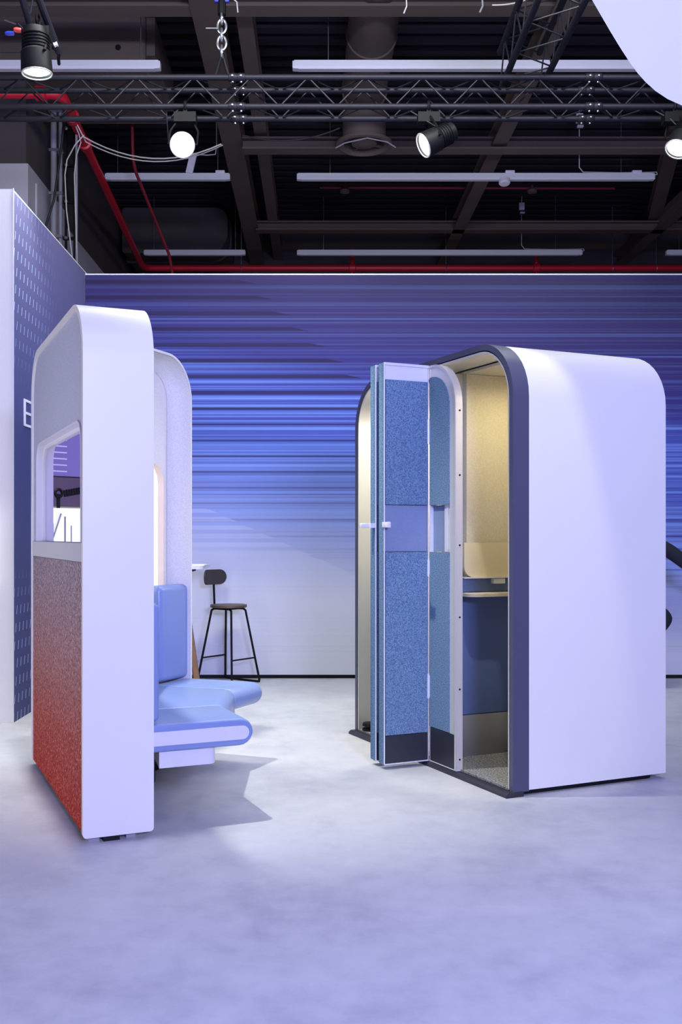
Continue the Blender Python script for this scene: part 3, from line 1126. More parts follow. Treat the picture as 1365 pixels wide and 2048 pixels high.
def back_cushion(p0, p1, th, z0, z1, r=0.035):
    """rounded cushion whose front face runs p0 -> p1 (world); thickness away from the front"""
    p0 = Vector((p0[0], p0[1], 0)); p1 = Vector((p1[0], p1[1], 0))
    d = (p1 - p0); L = d.length; d.normalize()
    nrm = Vector((d.y, -d.x, 0))
    b = MB()
    b.box(0, L, -th, 0, z0, z1, r, 4)
    Mx = Matrix(((d.x, nrm.x, 0, p0.x), (d.y, nrm.y, 0, p0.y), (0, 0, 1, 0), (0, 0, 0, 1)))
    bmesh.ops.transform(b.bm, matrix=NI @ Mx, verts=b.bm.verts)
    return b.build('backrest_cushion', M['blue_leather'], niche, angle=60)

back_cushion((-0.697, 4.444), (-0.838, 4.763), 0.10, 0.47, 1.005, 0.03)
back_cushion((-0.868, 4.790), (-0.893, 5.630), 0.11, 0.466, 1.012)
back_cushion((-0.889, 5.640), (-0.741, 5.925), 0.10, 0.466, 1.018)

# ------------------------------------------------------------------ bar stool
def make_stool(label, loc, rz):
    t = thing('bar_stool', label, 'stool', loc, rz, None)
    # local: sitter faces +x ; back at -x
    seat = MB()
    pts = []
    for k in range(28):
        a = 2 * math.pi * k / 28
        rr = 0.170 * (1 + 0.05 * math.cos(4 * a))
        pts.append((rr * math.cos(a), rr * math.sin(a)))
    seat.prism(pts, at_z(0.672), at_z(0.694))
    bmesh.ops.bevel(seat.bm, geom=[e for e in seat.bm.edges if abs(e.verts[0].co.z - e.verts[1].co.z) < 1e-5], offset=0.006, segments=2, affect='EDGES')
    seat.build('seat', M['wood_dark'], t)
    und = MB()
    und.box(-0.10, 0.10, -0.10, 0.10, 0.655, 0.672)
    und.build('seat_bracket', M['black_metal'], t)
    for sy in (-1, 1):
        f = MB()
        f.tube([(0.0, sy * 0.075, 0.660), (0.095, sy * 0.085, 0.660), (0.118, sy * 0.092, 0.645), (0.205, sy * 0.178, 0.035), (0.195, sy * 0.187, 0.012), (0.0, sy * 0.189, 0.009),
                (-0.195, sy * 0.187, 0.012), (-0.205, sy * 0.178, 0.035), (-0.118, sy * 0.092, 0.645), (-0.095, sy * 0.085, 0.660), (0.0, sy * 0.075, 0.660)], 0.0105, 8)
        f.build('leg_frame', M['black_metal'], t)
    for sx in (-1, 1):
        MB().tube([(sx * 0.180, -0.154, 0.225), (sx * 0.180, 0.154, 0.225)], 0.007, 8).build('foot_rail', M['black_metal'], t)
    MB().tube([(-0.06, 0, 0.662), (-0.165, 0, 0.672), (-0.172, 0, 0.69), (-0.185, 0, 0.96)], 0.010, 8).build('back_post', M['black_metal'], t)
    # curved back plate
    bk = MB()
    n = 12
    W, hh, r = 0.30, 0.135, 0.0675
    prof = rrect(-W / 2, W / 2, 0.865, 0.865 + hh, (r, r, r, r), 6)
    def curve(off):
        def f(a, z):
            ang = a / 0.26
            return Vector((-0.20 + 0.26 * (1 - math.cos(ang)) + off * math.cos(ang), 0.26 * math.sin(ang) - off * math.sin(ang), z))
        return f
    bk.prism(prof, curve(-0.006), curve(0.006))
    o = bk.build('backrest', M['charcoal'], t)
    for s in (-1, 1):
        MB().lathe([(0.008, -0.002), (0.008, 0.001), (0.004, 0.003)], (-0.193, s * 0.035, 0.93), (1, 0, 0), 10).build('screw', M['black'], o)
    return t


make_stool('black tube bar stool with dark wood seat beside the high table', (-0.785, 8.84, 0), math.radians(-38))
make_stool('bar stool under the seated person behind the right booth', (2.62, 8.62, 0), math.radians(0))

# high table, mostly behind the niche
ht = thing('high_table', 'white high table on splayed walnut legs behind the blue bench', 'table', (-1.352, 8.45, 0), 0)
MB().prism(rrect(-0.42, 0.42, -0.32, 0.32, (0.05,) * 4), at_z(1.030), at_z(1.055)).build('table_top', M['white_plain'], ht)
MB().box(-0.3, 0.3, -0.22, 0.22, 1.0, 1.029).build('under_frame', M['black_metal'], ht)
for sx in (-1, 1):
    for sy in (-1, 1):
        l = MB()
        p0 = Vector((sx * (0.235 if sy < 0 else 0.18), sy * 0.2, 1.0)); p1 = Vector((sx * (0.385 if sy < 0 else 0.30), sy * 0.26, 0.0))
        d = (p1 - p0); L = d.length; d.normalize()
        a = Vector((0, 1, 0)); a = (a - d * a.dot(d)).normalized()
        l.obox((p0 + p1) / 2 + Vector((0, 0, 0.004)), d, a, d.cross(a), L / 2, 0.022, 0.020)
        l.build('leg', M['wood_mid'], ht, smooth=False)
tag(MB().box(-1.14, -0.925, 8.18, 8.44, 1.056, 1.064).build('brochure', M['paper']), 'white brochure lying on the right end of the high table', 'brochure')

# ------------------------------------------------------------------ suspended white canopy, upper right
def canopy():
    zb = 3.52
    e0 = px(1183, -4, FPX * (zb - CAMZ) / 1076)
    pts = []
    for (x, y) in ((1170, -24), (1185, 0), (1203, 31), (1221, 62), (1243, 98), (1262, 127), (1276, 146), (1292, 164), (1312, 182), (1336, 198), (1365, 211), (1420, 228), (1500, 244)):
        p = px(x, y, FPX * (zb - CAMZ) / (1072 - y))
        pts.append((p.x, p.y))
    a = pts[0]; d = (pts[0][0] - pts[1][0], pts[0][1] - pts[1][1])
    l = math.hypot(*d)
    first = (a[0] + d[0] / l * 2.0, a[1] + d[1] / l * 2.0)
    z = pts[-1]
    poly = [first] + pts + [(z[0] + 0.6, z[1] + 0.1), (z[0] + 1.4, z[1] - 0.4), (z[0] + 1.6, first[1])]
    c = thing('canopy', 'suspended white stretched fabric canopy with rounded edge at top right', 'canopy', (0, 0, 0))
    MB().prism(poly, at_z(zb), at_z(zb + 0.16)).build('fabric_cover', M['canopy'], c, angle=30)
    for (x, y) in ((poly[3][0] + 0.5, poly[3][1]), (z[0] + 0.2, z[1] - 0.8), (first[0] + 1.0, first[1] + 0.6)):
        MB().tube([(x, y, zb + 0.16), (x, y, 6.95)], 0.004, 6).build('suspension_wire', M['chain'], c)
M['canopy'] = emit('glow_fabric', (222, 224, 255), 0.5)  # glow added to brighten the white fabric
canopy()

# ------------------------------------------------------------------ trusses
def truss(name, label, p0, p1, pitch, size=0.24, r=0.025, couplers=()):
    """box truss between two points; size = axis spacing"""
    t = thing(name, label, 'truss', (0, 0, 0))
    p0 = Vector(p0); p1 = Vector(p1)
    d = p1 - p0; L = d.length; d.normalize()
    up = Vector((0, 0, 1)); s = d.cross(up).normalized(); u = s.cross(d)
    h = size / 2
    cs = {}
    for a in (-1, 1):
        for b in (-1, 1):
            q = s * a * h + u * b * h
            MB().tube([p0 + q, p1 + q], r, 12).build('chord', M['truss'], t)
    n = int(L / pitch)
    faces = [((-1, -1), (-1, 1)), ((1, -1), (1, 1)), ((-1, -1), (1, -1)), ((-1, 1), (1, 1))]
    for fi, (c0, c1) in enumerate(faces):
        q0 = s * c0[0] * h + u * c0[1] * h
        q1 = s * c1[0] * h + u * c1[1] * h
        proto = {}
        for k in range(n):
            a = p0 + d * (k * pitch)
            m_ = a + d * pitch / 2
            e_ = a + d * pitch
            for key, (x, y) in (('up', (a + q0, m_ + q1)), ('down', (m_ + q1, e_ + q0))):
                if key not in proto:
                    o = MB().tube([x - a, y - a], 0.007, 6).build('brace', M['truss'], t)
                    o.location = a
                    proto[key] = o
                else:
                    child_copy(proto[key], t, a)
    for c in couplers:
        a = p0 + d * c
        for i in (-1, 1):
            for j in (-1, 1):
                q = s * i * h + u * j * h
                cp = MB()
                cp.lathe([(0.028, -0.07), (0.034, -0.06), (0.034, -0.01), (0.03, 0.0), (0.034, 0.01), (0.034, 0.06), (0.028, 0.07)], a + q, d, 12)
                o = cp.build('coupler', M['truss'], t)
                for w_ in (-0.035, 0.035):
                    for dr in (-u, Vector((0, -1, 0))):
                        MB().lathe([(0.009, 0.028), (0.009, 0.043), (0.004, 0.045)], a + q + d * w_, dr, 8).build('bolt', M['bolt'], o)
    return t

TY = 8.23
truss('cross_truss', 'long black box truss running straight across under the ceiling', (-3.6, TY + 0.10, 4.945), (4.6, TY + 0.10, 4.945), 0.47, couplers=(2.94, 5.87))
# truss running towards the viewer, resting on the first
truss('depth_truss', 'black box truss running towards the viewer above the cross truss', (1.745, 8.62, 5.295), (1.745, 3.4, 5.295), 0.47, size=0.34, r=0.027)

# ------------------------------------------------------------------ stage lights
def stage_light(label, pos, aim, hang, plugs=False, sc_=1.0):
    t = thing('stage_light', label, 'spotlight', pos, 0, 'stage spotlights')
    a = Vector(aim).normalized()
    k = sc_
    MB().lathe([(0.055 * k, -0.34 * k), (0.085 * k, -0.33 * k), (0.095 * k, -0.26 * k), (0.095 * k, -0.17 * k), (0.112 * k, -0.15 * k), (0.118 * k, -0.02 * k), (0.115 * k, 0.0), (0.102 * k, 0.0), (0.100 * k, -0.015 * k)],
               (0, 0, 0), a, 28, True, False).build('housing', M['black'], t)
    fins = MB()
    for q in range(5):
        fins.lathe([(0.096 * k, 0), (0.104 * k, 0.002), (0.104 * k, 0.008), (0.096 * k, 0.010)], a * (-0.28 + q * 0.024) * k, a, 24)
    fins.build('cooling_fins', M['black_metal'], t)
    MB().lathe([(0.099 * k, -0.014 * k), (0.07 * k, -0.004 * k), (0.03 * k, 0.0), (0.003, 0.001)], (0, 0, 0), a, 28).build('lens', M['lens'], t)
    rim = MB()
    u = a.orthogonal().normalized()
    rim.torus(a * 0.004, u, a.cross(u), 0.111 * k, 0.006, 28, 6)
    rim.build('lens_rim', M['alu'], t)
    # yoke
    pivot = -a * 0.13 * k
    side = a.cross(Vector((0, 0, 1)))
    if side.length < 0.05:
        side = Vector((1, 0, 0))
    side.normalize()
    top = Vector(hang) - Vector(pos)
    y_ = MB()
    for s in (-1, 1):
        y_.tube([pivot + side * s * 0.10 * k, pivot + side * s * 0.135 * k, Vector((pivot.x, pivot.y, 0)) * 0.4 + top * 0.6 + side * s * 0.13 * k + Vector((0, 0, -0.06)), top + side * s * 0.05 + Vector((0, 0, -0.10))], 0.010, 6)
    y_.box(-0.09, 0.09, -0.05, 0.05, -0.04, 0.04)
    vs = y_.bm.verts[:][-8:]
    for v in vs:
        v.co += top + Vector((0, 0, -0.10))
    y_.build('yoke', M['black_metal'], t)
    cl = MB()
    cl.torus(top, (0, 1, 0), (0, 0, 1), 0.036, 0.012, 16, 6)
    cl.box(-0.015, 0.015, -0.02, 0.02, -0.09, -0.03)
    for v in cl.bm.verts[:][-8:]:
        v.co += top
    cl.build('clamp', M['black_metal'], t)
    if plugs:
        MB().lathe([(0.016, 0), (0.018, 0.03), (0.012, 0.05)], pivot + Vector((-0.09, -0.05, 0.15)), (-1, -0.3, 0), 12).build('plug', M['red_plug'], t, label='red cable plug')
        MB().lathe([(0.014, 0), (0.016, 0.04), (0.010, 0.06)], pivot + Vector((-0.15, -0.02, 0.145)), (-1, 0.0, 0), 12).build('plug', M['blue_plug'], t, label='blue cable plug')
    # power lead to the truss
    p = -a * 0.34 * k
    MB().tube([p, p + Vector((-0.06, 0.04, -0.03)), p + Vector((-0.13, 0.05, 0.05)), top + Vector((-0.16, 0.02, -0.02)), top + Vector((-0.24, 0.0, 0.0))], 0.006, 6).build('power_lead', M['black_cable'], t)
    return t

LP = {}
p2 = px(365, 290, 8.02)
stage_light('lit round spotlight under the truss facing the viewer, left of the chain line', p2, (0.10, -0.90, -0.42), (p2.x, TY - 0.02, 4.825), False, 0.86)
p3 = px(848, 291, 8.02)
stage_light('lit spotlight under the truss turned down to the left, near the middle', p3, (-0.84, -0.20, -0.48), (p3.x + 0.06, TY - 0.02, 4.825), False, 0.86)
p4 = px(1356, 298, 8.02)
stage_light('lit spotlight under the truss cut by the right picture edge', p4, (-0.38, -0.28, -0.75), (p4.x + 0.04, TY - 0.02, 4.825), False, 0.86)
p1 = px(74, 146, 7.0)
stage_light('lit spotlight pointing down with red and blue plugs at top left', p1, (0.04, 0.04, -1.0), (p1.x - 0.02, 7.10, p1.z + 0.42), True, 0.92)
# arm from which the first lamp hangs
arm = thing('lamp_boom', 'black boom arm carrying the spotlight at top left', 'truss', (0, 0, 0))
MB().tube([px(28, -60, 6.8), px(62, 58, 7.1), px(66, 66, 7.1)], 0.025, 10).build('boom_tube', M['truss'], arm)
MB().tube([px(52, -70, 6.8), px(118, 105, 7.3)], 0.026, 10).build('boom_tube', M['truss'], arm)
MB().tube([px(76, -60, 7.0), px(58, 40, 7.1)], 0.008, 8).build('brace', M['truss'], arm)
MB().obox(px(110, 84, 7.24), (0.35, 0, -0.93), (0.93, 0, 0.35), (0, 1, 0), 0.036, 0.014, 0.026).build('sticker', M['paper'], arm)
MB().tube([px(118, 105, 7.3), px(117, 118, 7.4), px(118, 128, 7.5)], 0.012, 8).build('hook', M['black_metal'], arm)

# ------------------------------------------------------------------ hoist chain
ch = thing('hoist_chain', 'two big steel chain links on black slings above the truss', 'chain', (0, 0, 0))
CY = 8.28
cxp = px(444, 0, CY).x
for (yc, turn) in ((53, 0), (86, 0)):
    z = px(444, yc, CY).z
    MB().torus((cxp, CY, z), (1, 0, 0), (0, 0, 1), 0.058, 0.011, 24, 8, 0.62).build('link', M['chain'], ch)
for yc in (70, 36, 104):
    z = px(444, yc, CY).z
    MB().torus((cxp, CY, z), (0, 1, 0), (0, 0, 1), 0.05, 0.010, 20, 8, 0.6).build('link', M['chain'], ch)
z0 = px(444, 30, CY).z
MB().tube([(cxp, CY, z0), (cxp + 0.004, CY, z0 + 0.5), (cxp, CY, 6.4)], 0.035, 10).build('sling', M['black'], ch)
MB().box(cxp - 0.06, cxp + 0.06, CY - 0.02, CY + 0.02, px(444, 5, CY).z, px(444, -3, CY).z, 0.004).build('shackle', M['blue_plug'], ch)
zt = px(444, 106, CY).z
MB().tube([(cxp, CY, zt), (cxp - 0.05, CY - 0.06, 5.07)], 0.014, 8).build('sling', M['black'], ch)
MB().tube([(cxp, CY, zt), (cxp + 0.07, CY + 0.06, 5.07)], 0.014, 8).build('sling', M['black'], ch)
MB().tube([(cxp - 0.13, CY - 0.03, px(414, 60, CY).z), (cxp - 0.03, CY - 0.03, px(434, 60, CY).z)], 0.006, 8).build('shackle_pin', M['chain'], ch)

# ------------------------------------------------------------------ strip luminaires
def strip_light(label, x0, x1, Y, z, cable_at=None, clip=None, hang=6.93):
    t = thing('strip_light', label, 'strip light', ((x0 + x1) / 2, Y, z), 0, 'unlit strip lights under the ceiling')
    L = (x1 - x0) / 2
    MB().prism([(-0.035, -0.04), (0.035, -0.04), (0.045, -0.02), (0.045, 0.04), (-0.045, 0.04), (-0.045, -0.02)], lambda a, b: Vector((-L, a, b)), lambda a, b: Vector((L, a, b))).build('body', M['lamp_white'], t, smooth=False)
    for s in (-1, 1):
        MB().box(s * L - 0.012 + 0.006 * s, s * L + 0.012 + 0.006 * s, -0.042, 0.042, -0.038, 0.036, 0.006).build('end_cap', M['lamp_white'], t)
    MB().box(-L + 0.04, L - 0.04, -0.033, 0.033, -0.044, -0.040).build('diffuser', M['alu_white'], t)
    for s in (-0.82, 0.82):
        MB().tube([(L * s, 0, 0.04), (L * s, 0, hang - z)], 0.004, 6).build('suspension_wire', M['chain'], t)
    if cable_at is not None:
        cx = cable_at - (x0 + x1) / 2
        MB().tube([(L + 0.01, -0.02, 0.02), (L + 0.05, -0.02, 0.03), (L + 0.04, -0.02, 0.06), (L - 0.1, -0.02, 0.055), (cx + 0.5, -0.02, 0.05), (cx + 0.05, -0.02, 0.06), (cx, -0.02, 0.12), (cx, -0.02, 0.62)], 0.007, 6).build('cable', M['cable'], t)
        bx = MB().box(cx - 0.045, cx + 0.045, -0.05, 0.0, 0.70, 0.82, 0.006).build('junction_box', M['lamp_white'], t)
        MB().box(cx - 0.03, cx + 0.05, -0.05, 0.0, 0.64, 0.67, 0.004).build('connector', M['lamp_white'], t)
        MB().tube([(cx, -0.02, 0.82), (cx + 0.01, -0.02, 1.0), (cx - 0.02, -0.02, hang - z)], 0.006, 6).build('drop_cable', M['cable'], t)
    if clip is not None:
        for c in clip:
            cx = c - (x0 + x1) / 2
            MB().box(cx - 0.06, cx + 0.06, -0.05, 0.03, 0.036, 0.075, 0.004).build('clip', M['lamp_white'], t)
    return t

ZL = 6.0
strip_light('long strip light nearest overhead, running behind the depth truss', -0.23, 3.55, 10.0, ZL)
strip_light('near strip light at upper left, behind the hanging spotlight', -3.6, -1.585, 10.0, ZL)
t = strip_light('long strip light with round sensor, second row behind the middle spotlight', -0.25, 4.40, 13.1, ZL, 3.43, (2.52, 4.18))
MB().lathe([(0.075, 0.0), (0.075, 0.05), (0.06, 0.065), (0.02, 0.068)], (px(1009, 362, 13.1).x - (4.40 - 0.25) / 2, -0.02, -0.04), (0, -0.2, -1), 20).build('sensor', M['lamp_white'], t)
t = strip_light('short strip light below the viewer-facing spotlight', -2.76, -1.16, 13.1, ZL, None, (-1.27,))
MB().obox((px(384, 343, 13.1).x + 1.96, -0.05, 0.16), (0.97, 0, -0.22), (0, 1, 0), (0.22, 0, 0.97), 0.045, 0.02, 0.13).build('junction_box', M['lamp_white'], t)
MB().tube([(px(395, 326, 13.1).x + 1.96, -0.05, 0.28), (px(415, 330, 13.1).x + 1.96, -0.05, 0.27), (px(432, 326, 13.1).x + 1.96, -0.05, 0.28), (px(434, 318, 13.1).x + 1.96, -0.05, 0.40), (px(434, 318, 13.1).x + 1.96, -0.05, 0.93)], 0.007, 6).build('cable', M['cable'], t)
strip_light('long strip light in the row just above the back wall', -0.32, 4.38, 16.6, ZL, 3.39)
strip_light('short strip light just above the red pipe at the left', -2.86, -1.21, 16.6, ZL)
strip_light('strip light above the back wall cut by the right picture edge', 5.81, 8.0, 16.6, ZL)

# ------------------------------------------------------------------ red sprinkler pipes
sp = thing('sprinkler_pipe', 'thick red sprinkler pipe bending at top left and running along the back', 'pipe', (0, 0, 0))
zp = 5.88
a0 = (-4.1, 10.35, zp); a1 = (-2.70, 10.35, zp)
MB().tube([a0, (-2.78, 10.35, zp), (-2.70, 10.38, zp), (-2.66, 10.45, zp), (-2.665, 10.6, zp), (-2.97, 16.8, zp), (-2.96, 17.0, zp), (-2.88, 17.1, zp), (-2.7, 17.1, zp), (8.4, 17.1, zp)], 0.055, 14).build('pipe_run', M['red'], sp)
for p, dr in (((-2.86, 10.35, zp), (1, 0, 0)), ((-2.68, 10.95, zp), (-0.048, 1, 0)), ((-2.72, 11.7, zp), (-0.048, 1, 0)), ((0.6, 17.1, zp), (1, 0, 0)), ((3.75, 17.1, zp), (1, 0, 0))):
    MB().lathe([(0.06, -0.06), (0.078, -0.05), (0.078, 0.05), (0.06, 0.06)], p, dr, 16).build('pipe_coupling', M['red'], sp)
for x in (-1.3, 2.2, 5.05, 5.8):
    MB().torus((x, 17.1, zp), (0, 1, 0), (0, 0, 1), 0.065, 0.008, 16, 6).build('pipe_clamp', M['chain'], sp)
    MB().tube([(x, 17.1, zp + 0.065), (x, 17.1, 6.93)], 0.006, 6).build('clamp_rod', M['chain'], sp)
for (x, y) in ((0.6, 17.1), (3.75, 17.1)):
    MB().tube([(x, y, zp + 0.04), (x, y, 6.2)], 0.03, 8).build('riser', M['red'], sp)
    MB().lathe([(0.012, 0), (0.012, -0.05), (0.03, -0.055), (0.03, -0.065)], (x, y, zp - 0.05), (0, 0, 1), 10).build('sprinkler_head', M['chain'], sp)
s2 = thing('branch_pipe', 'thin dark red pipe sloping behind the short strip lights', 'pipe', (0, 0, 0))
MB().tube([px(262, 150, 12.35), px(266, 318, 12.35), px(272, 345, 12.4), px(338, 508, 13.4), px(345, 545, 13.5), (-1.96, 13.5, 0.0)], 0.02, 10).build('pipe_run', M['dark_red'], s2)
s3 = thing('branch_pipe', 'thin red pipe high behind the second row strip light', 'pipe', (0, 0, 0))
MB().tube([px(640, 375, 15.0), px(1230, 377, 15.0)], 0.018, 10).build('pipe_run', M['dark_red'], s3)
for x in (690, 1065):
    q = px(x, 381, 14.95)
    MB().lathe([(0.01, 0.08), (0.03, 0.04), (0.075, 0.0), (0.07, -0.03), (0.0, -0.035)], q, (0, 0, 1), 16).build('detector', M['beam'], s3)

# ------------------------------------------------------------------ ducts
du = thing('air_duct', 'brown round ventilation duct with a round ceiling outlet', 'duct', (0, 0, 0))
MB().tube([(0.64, 4.0, 6.62), (0.60, 8.0, 6.62), (0.56, 12.4, 6.62)], 0.26, 28).build('duct_run', M['beam'], du)
for y in (9.0, 10.6, 11.9):
    MB().torus((0.60 - (y - 8) * 0.009, y, 6.62), (1, 0, 0), (0, 0, 1), 0.265, 0.012, 28, 6).build('joint_band', M['beam'], du)
oc = (0.565, 12.05, 6.0)
MB().lathe([(0.26, 0.42), (0.26, 0.06), (0.34, 0.03), (0.34, 0.0), (0.30, -0.01), (0.25, 0.03), (0.25, 0.16)], oc, (0, 0, 1), 32, False, True).build('outlet', M['beam'], du)
MB().lathe([(0.07, 0.0), (0.15, 0.02), (0.16, 0.06), (0.08, 0.06)], oc, (0, 0, 1), 24).build('outlet_cone', M['beam'], du)
for k in range(4):
    a = k * math.pi / 2 + 0.5
    v = Vector((math.cos(a), math.sin(a), 0))
    MB().obox(Vector(oc) + v * 0.18 + Vector((0, 0, 0.05)), v, (-v.y, v.x, 0), (0, 0, 1), 0.08, 0.006, 0.03).build('vane', M['beam'], du)
MB().tube([px(672, 296, 11.7), px(690, 286, 11.65), px(735, 276, 11.6), px(775, 284, 11.65), px(792, 295, 11.7)], 0.008, 6).build('loose_wire', M['conduit'], du)

fc = thing('fan_coil_unit', 'large brown box shaped air handling unit under the ceiling at top left', 'air handler', (0, 0, 0))
q0 = px(-60, 125, 10.6); q1 = px(290, 125, 10.6)
MB().box(q0.x, q1.x, 10.6, 12.2, q1.z, 6.9, 0.02, 1).build('casing', M['beam'], fc)
MB().box(q1.x, q1.x + 0.09, 10.7, 12.1, q1.z + 0.12, 6.85).build('side_flange', M['beam'], fc)
hp = MB().box(q1.x - 1.2, q1.x - 0.05, 10.585, 10.6, q1.z + 0.02, q1.z + 0.22).build('access_panel', M['beam'], fc)
MB().box(q1.x - 1.75, q1.x - 1.25, 10.585, 10.6, q1.z + 0.1, q1.z + 0.65).build('access_panel', M['beam'], fc)
for x in (q1.x - 0.95, q1.x - 0.28):
    MB().lathe([(0.03, 0), (0.03, 0.006)], (x, 10.58, q1.z + 0.15), (0, -1, 0), 14).build('knob', M['black'], hp)
d2 = thing('large_duct', 'wide dark duct with rounded end behind the left strip lights', 'duct', (0, 0, 0))
qa = px(270, 500, 15.6); qb = px(456, 420, 15.6)
MB().prism(rrect(-3.3, -1.52, 6.08, 6.85, (0.05, 0.32, 0.2, 0.05), 8), at_y(16.9), at_y(18.4)).build('casing', M['hall'], d2)
MB().prism(rrect(-3.33, -1.49, 6.05, 6.88, (0.05, 0.34, 0.22, 0.05), 8), at_y(17.4), at_y(17.46)).build('joint_band', M['hall'], d2)
for x in (-3.0, -1.9):
    MB().box(x, x + 0.03, 17.6, 17.65, 6.84, 6.93).build('hanger', M['black_metal'], d2)

# ------------------------------------------------------------------ conduits and loose cables at upper left
def tube_thing(name, label, cat, pts, r, m, group=None, n=8):
    o = MB().tube(pts, r, n).build(name, m)
    return tag(o, label, cat, group)

for i, (x, r, lab) in enumerate(((-3.06, 0.035, 'thicker grey conduit, front one of the pair beside the pillar'), (-2.98, 0.022, 'thinner grey conduit, right one of the pair beside the pillar'))):
    t = thing('conduit', lab, 'conduit', (x, 11.6, 0), 0, 'vertical conduits beside the pillar')
    MB().tube([(0, 0, 0.0), (0, 0, 6.3)], r, 12).build('pipe', M['conduit'], t)
    for z in (4.75, 5.25, 5.75, 6.2):
        MB().box(-r - 0.012, r + 0.012, -0.05, 0.04, z, z + 0.03).build('clamp', M['chain'], t)
rk = thing('cable_rack', 'black vertical cable rack with clips beside the grey conduits', 'rack', (-2.855, 11.55, 0))
for x in (-0.05, 0.05):
    MB().box(x - 0.012, x + 0.012, -0.015, 0.015, 0, 6.3).build('upright', M['black_metal'], rk)
z = 4.3
while z < 6.2:
    MB().box(-0.08, 0.06, -0.02, 0.02, z, z + 0.03).build('rung', M['black_metal'], rk)
    MB().lathe([(0.02, 0), (0.02, 0.02), (0.008, 0.03)], (-0.04, -0.02, z + 0.015), (0, -1, 0), 8).build('clip', M['chain'], rk)
    z += 0.42
tube_thing('power_cable', 'black cable slanting down beside the conduits at the left', 'cable', [(-2.84, 11.3, 6.33), px(128, 250, 11.3), px(118, 330, 11.3), px(108, 400, 11.3), px(92, 450, 11.3), px(96, 560, 11.3)], 0.014, M['black_cable'])
tube_thing('power_cable', 'white cable loop curving down left of the red pipe', 'cable', [px(168, 270, 11.0), px(150, 290, 11.0), px(134, 320, 11.0), px(130, 350, 11.0), px(133, 420, 11.0), px(150, 560, 11.0)], 0.007, M['cable'])
tube_thing('power_cable', 'white cable hanging beside the grey rod left of the red pipe', 'cable', [(-2.68, 11.0, 5.86), px(158, 268, 11.1), px(162, 285, 11.12), px(153, 310, 11.12), px(149, 350, 11.12), px(151, 420, 11.12), px(156, 570, 11.12)], 0.007, M['cable'])
tube_thing('steel_rod', 'thin grey vertical rod standing left of the red pipe', 'rod', [px(153, 270, 11.2), px(153, 560, 11.2)], 0.014, M['conduit'])
def sag(p, q, drop, n=12):
    out = []
    for k in range(n + 1):
        u = k / n
        out.append(p.lerp(q, u) + Vector((0, 0, -drop * 4 * u * (1 - u))))
    return out
tube_thing('sagging_cable', 'upper of the two white cables sagging behind the viewer-facing spotlight', 'cable', sag(px(166, 273, 11.0), px(443, 288, 11.0), 0.20), 0.008, M['cable'])
tube_thing('sagging_cable', 'lower of the two white cables sagging behind the viewer-facing spotlight', 'cable', [Vector((-2.66, 10.98, 5.86))] + sag(px(172, 284, 11.05), px(446, 290, 11.05), 0.20), 0.007, M['cable'])
tube_thing('sagging_cable', 'thin dark cables sagging right of the chain under the truss', 'cable', sag(px(485, 270, 11.4), px(680, 256, 11.4), 0.10), 0.010, M['black_cable'])
tube_thing('sagging_cable', 'pale cable drooping at the top edge, right of centre', 'cable', sag(px(985, 10, 8.6), px(1085, -14, 8.6), 0.03), 0.006, M['cable'])
tube_thing('hanging_tie', 'short white cord hanging from the top edge beside the chain', 'cord', [px(462, -6, 8.5), px(474, 4, 8.5), px(476, 25, 8.5)], 0.006, M['cable'])
tube_thing('hanging_tie', 'short white cord hanging from the top edge in the middle', 'cord', [px(813, -6, 8.5), px(814, 12, 8.5), px(808, 27, 8.5)], 0.006, M['cable'])
tube_thing('hanging_tie', 'short grey cord hanging from the top edge left of the depth truss', 'cord', [px(965, -6, 8.5), px(966, 12, 8.5), px(960, 25, 8.5)], 0.008, M['conduit'])

# ------------------------------------------------------------------ made-up glowing sign, out of view, placed to show mirrored in the niche window
sg = thing('reflection_sign', 'unseen glowing sign with dark fascia, added for the niche window reflection', 'sign', (-2.68, 6.90, 0))
MB().box(-0.42, 0.42, 0.0, 0.055, 0.95, 1.50).build('light_panel', emit('sign_light', (244, 248, 226), 0.7), sg)
MB().box(-0.42, 0.42, -0.01, 0.055, 1.51, 1.72).build('fascia', mat('dark_fascia', (104, 84, 104), 0.4), sg)
up = MB().box(-0.42, 0.42, 0.0, 0.055, 1.73, 2.15).build('upper_panel', mat('lilac_panel', (150, 136, 190), 0.5), sg)
for k in range(7):
    MB().box(0.16, 0.42, -0.003, 0.0, 1.76 + k * 0.045, 1.768 + k * 0.045).build('reflection_line', M['white_print'], up)  # thin white strips standing in for reflections of lights
lg = MB()
lg.torus((0.235, -0.014, 1.605), (1, 0, 0), (0, 0, 1), 0.028, 0.010, 16, 6)
lg.obox((0.238, -0.014, 1.55), (1, 0, 0), (0, 1, 0), (0, 0, 1), 0.012, 0.004, 0.05)
lg.build('emblem', M['black'], sg)
for k in range(7):
    x = 0.185 - k * 0.021
    MB().obox((x, -0.014, 1.605 + k * 0.004), (1, 0, 0), (0, 1, 0), (0.15, 0, 0.99), 0.0075, 0.004, 0.024).build('lettering', M['black'], sg)
MB().tube([(0.40, -0.02, 1.13), (0.34, -0.02, 1.18), (0.28, -0.02, 1.30), (0.22, -0.02, 1.46)], 0.007, 6).build('hanging_wire', M['conduit'], sg)
MB().tube([(0.14, -0.02, 1.08), (0.09, -0.02, 1.22), (0.05, -0.02, 1.26), (0.0, -0.02, 1.22), (-0.05, -0.02, 1.08)], 0.007, 6).build('hanging_wire', M['black_cable'], sg)
random.seed(4)
for k in range(16):
    x = -0.38 + k * 0.05
    MB().box(x, x + random.uniform(0.004, 0.014), -0.004, 0.0, 0.97, random.uniform(1.2, 1.48)).build('stripe', M['conduit'], sg)

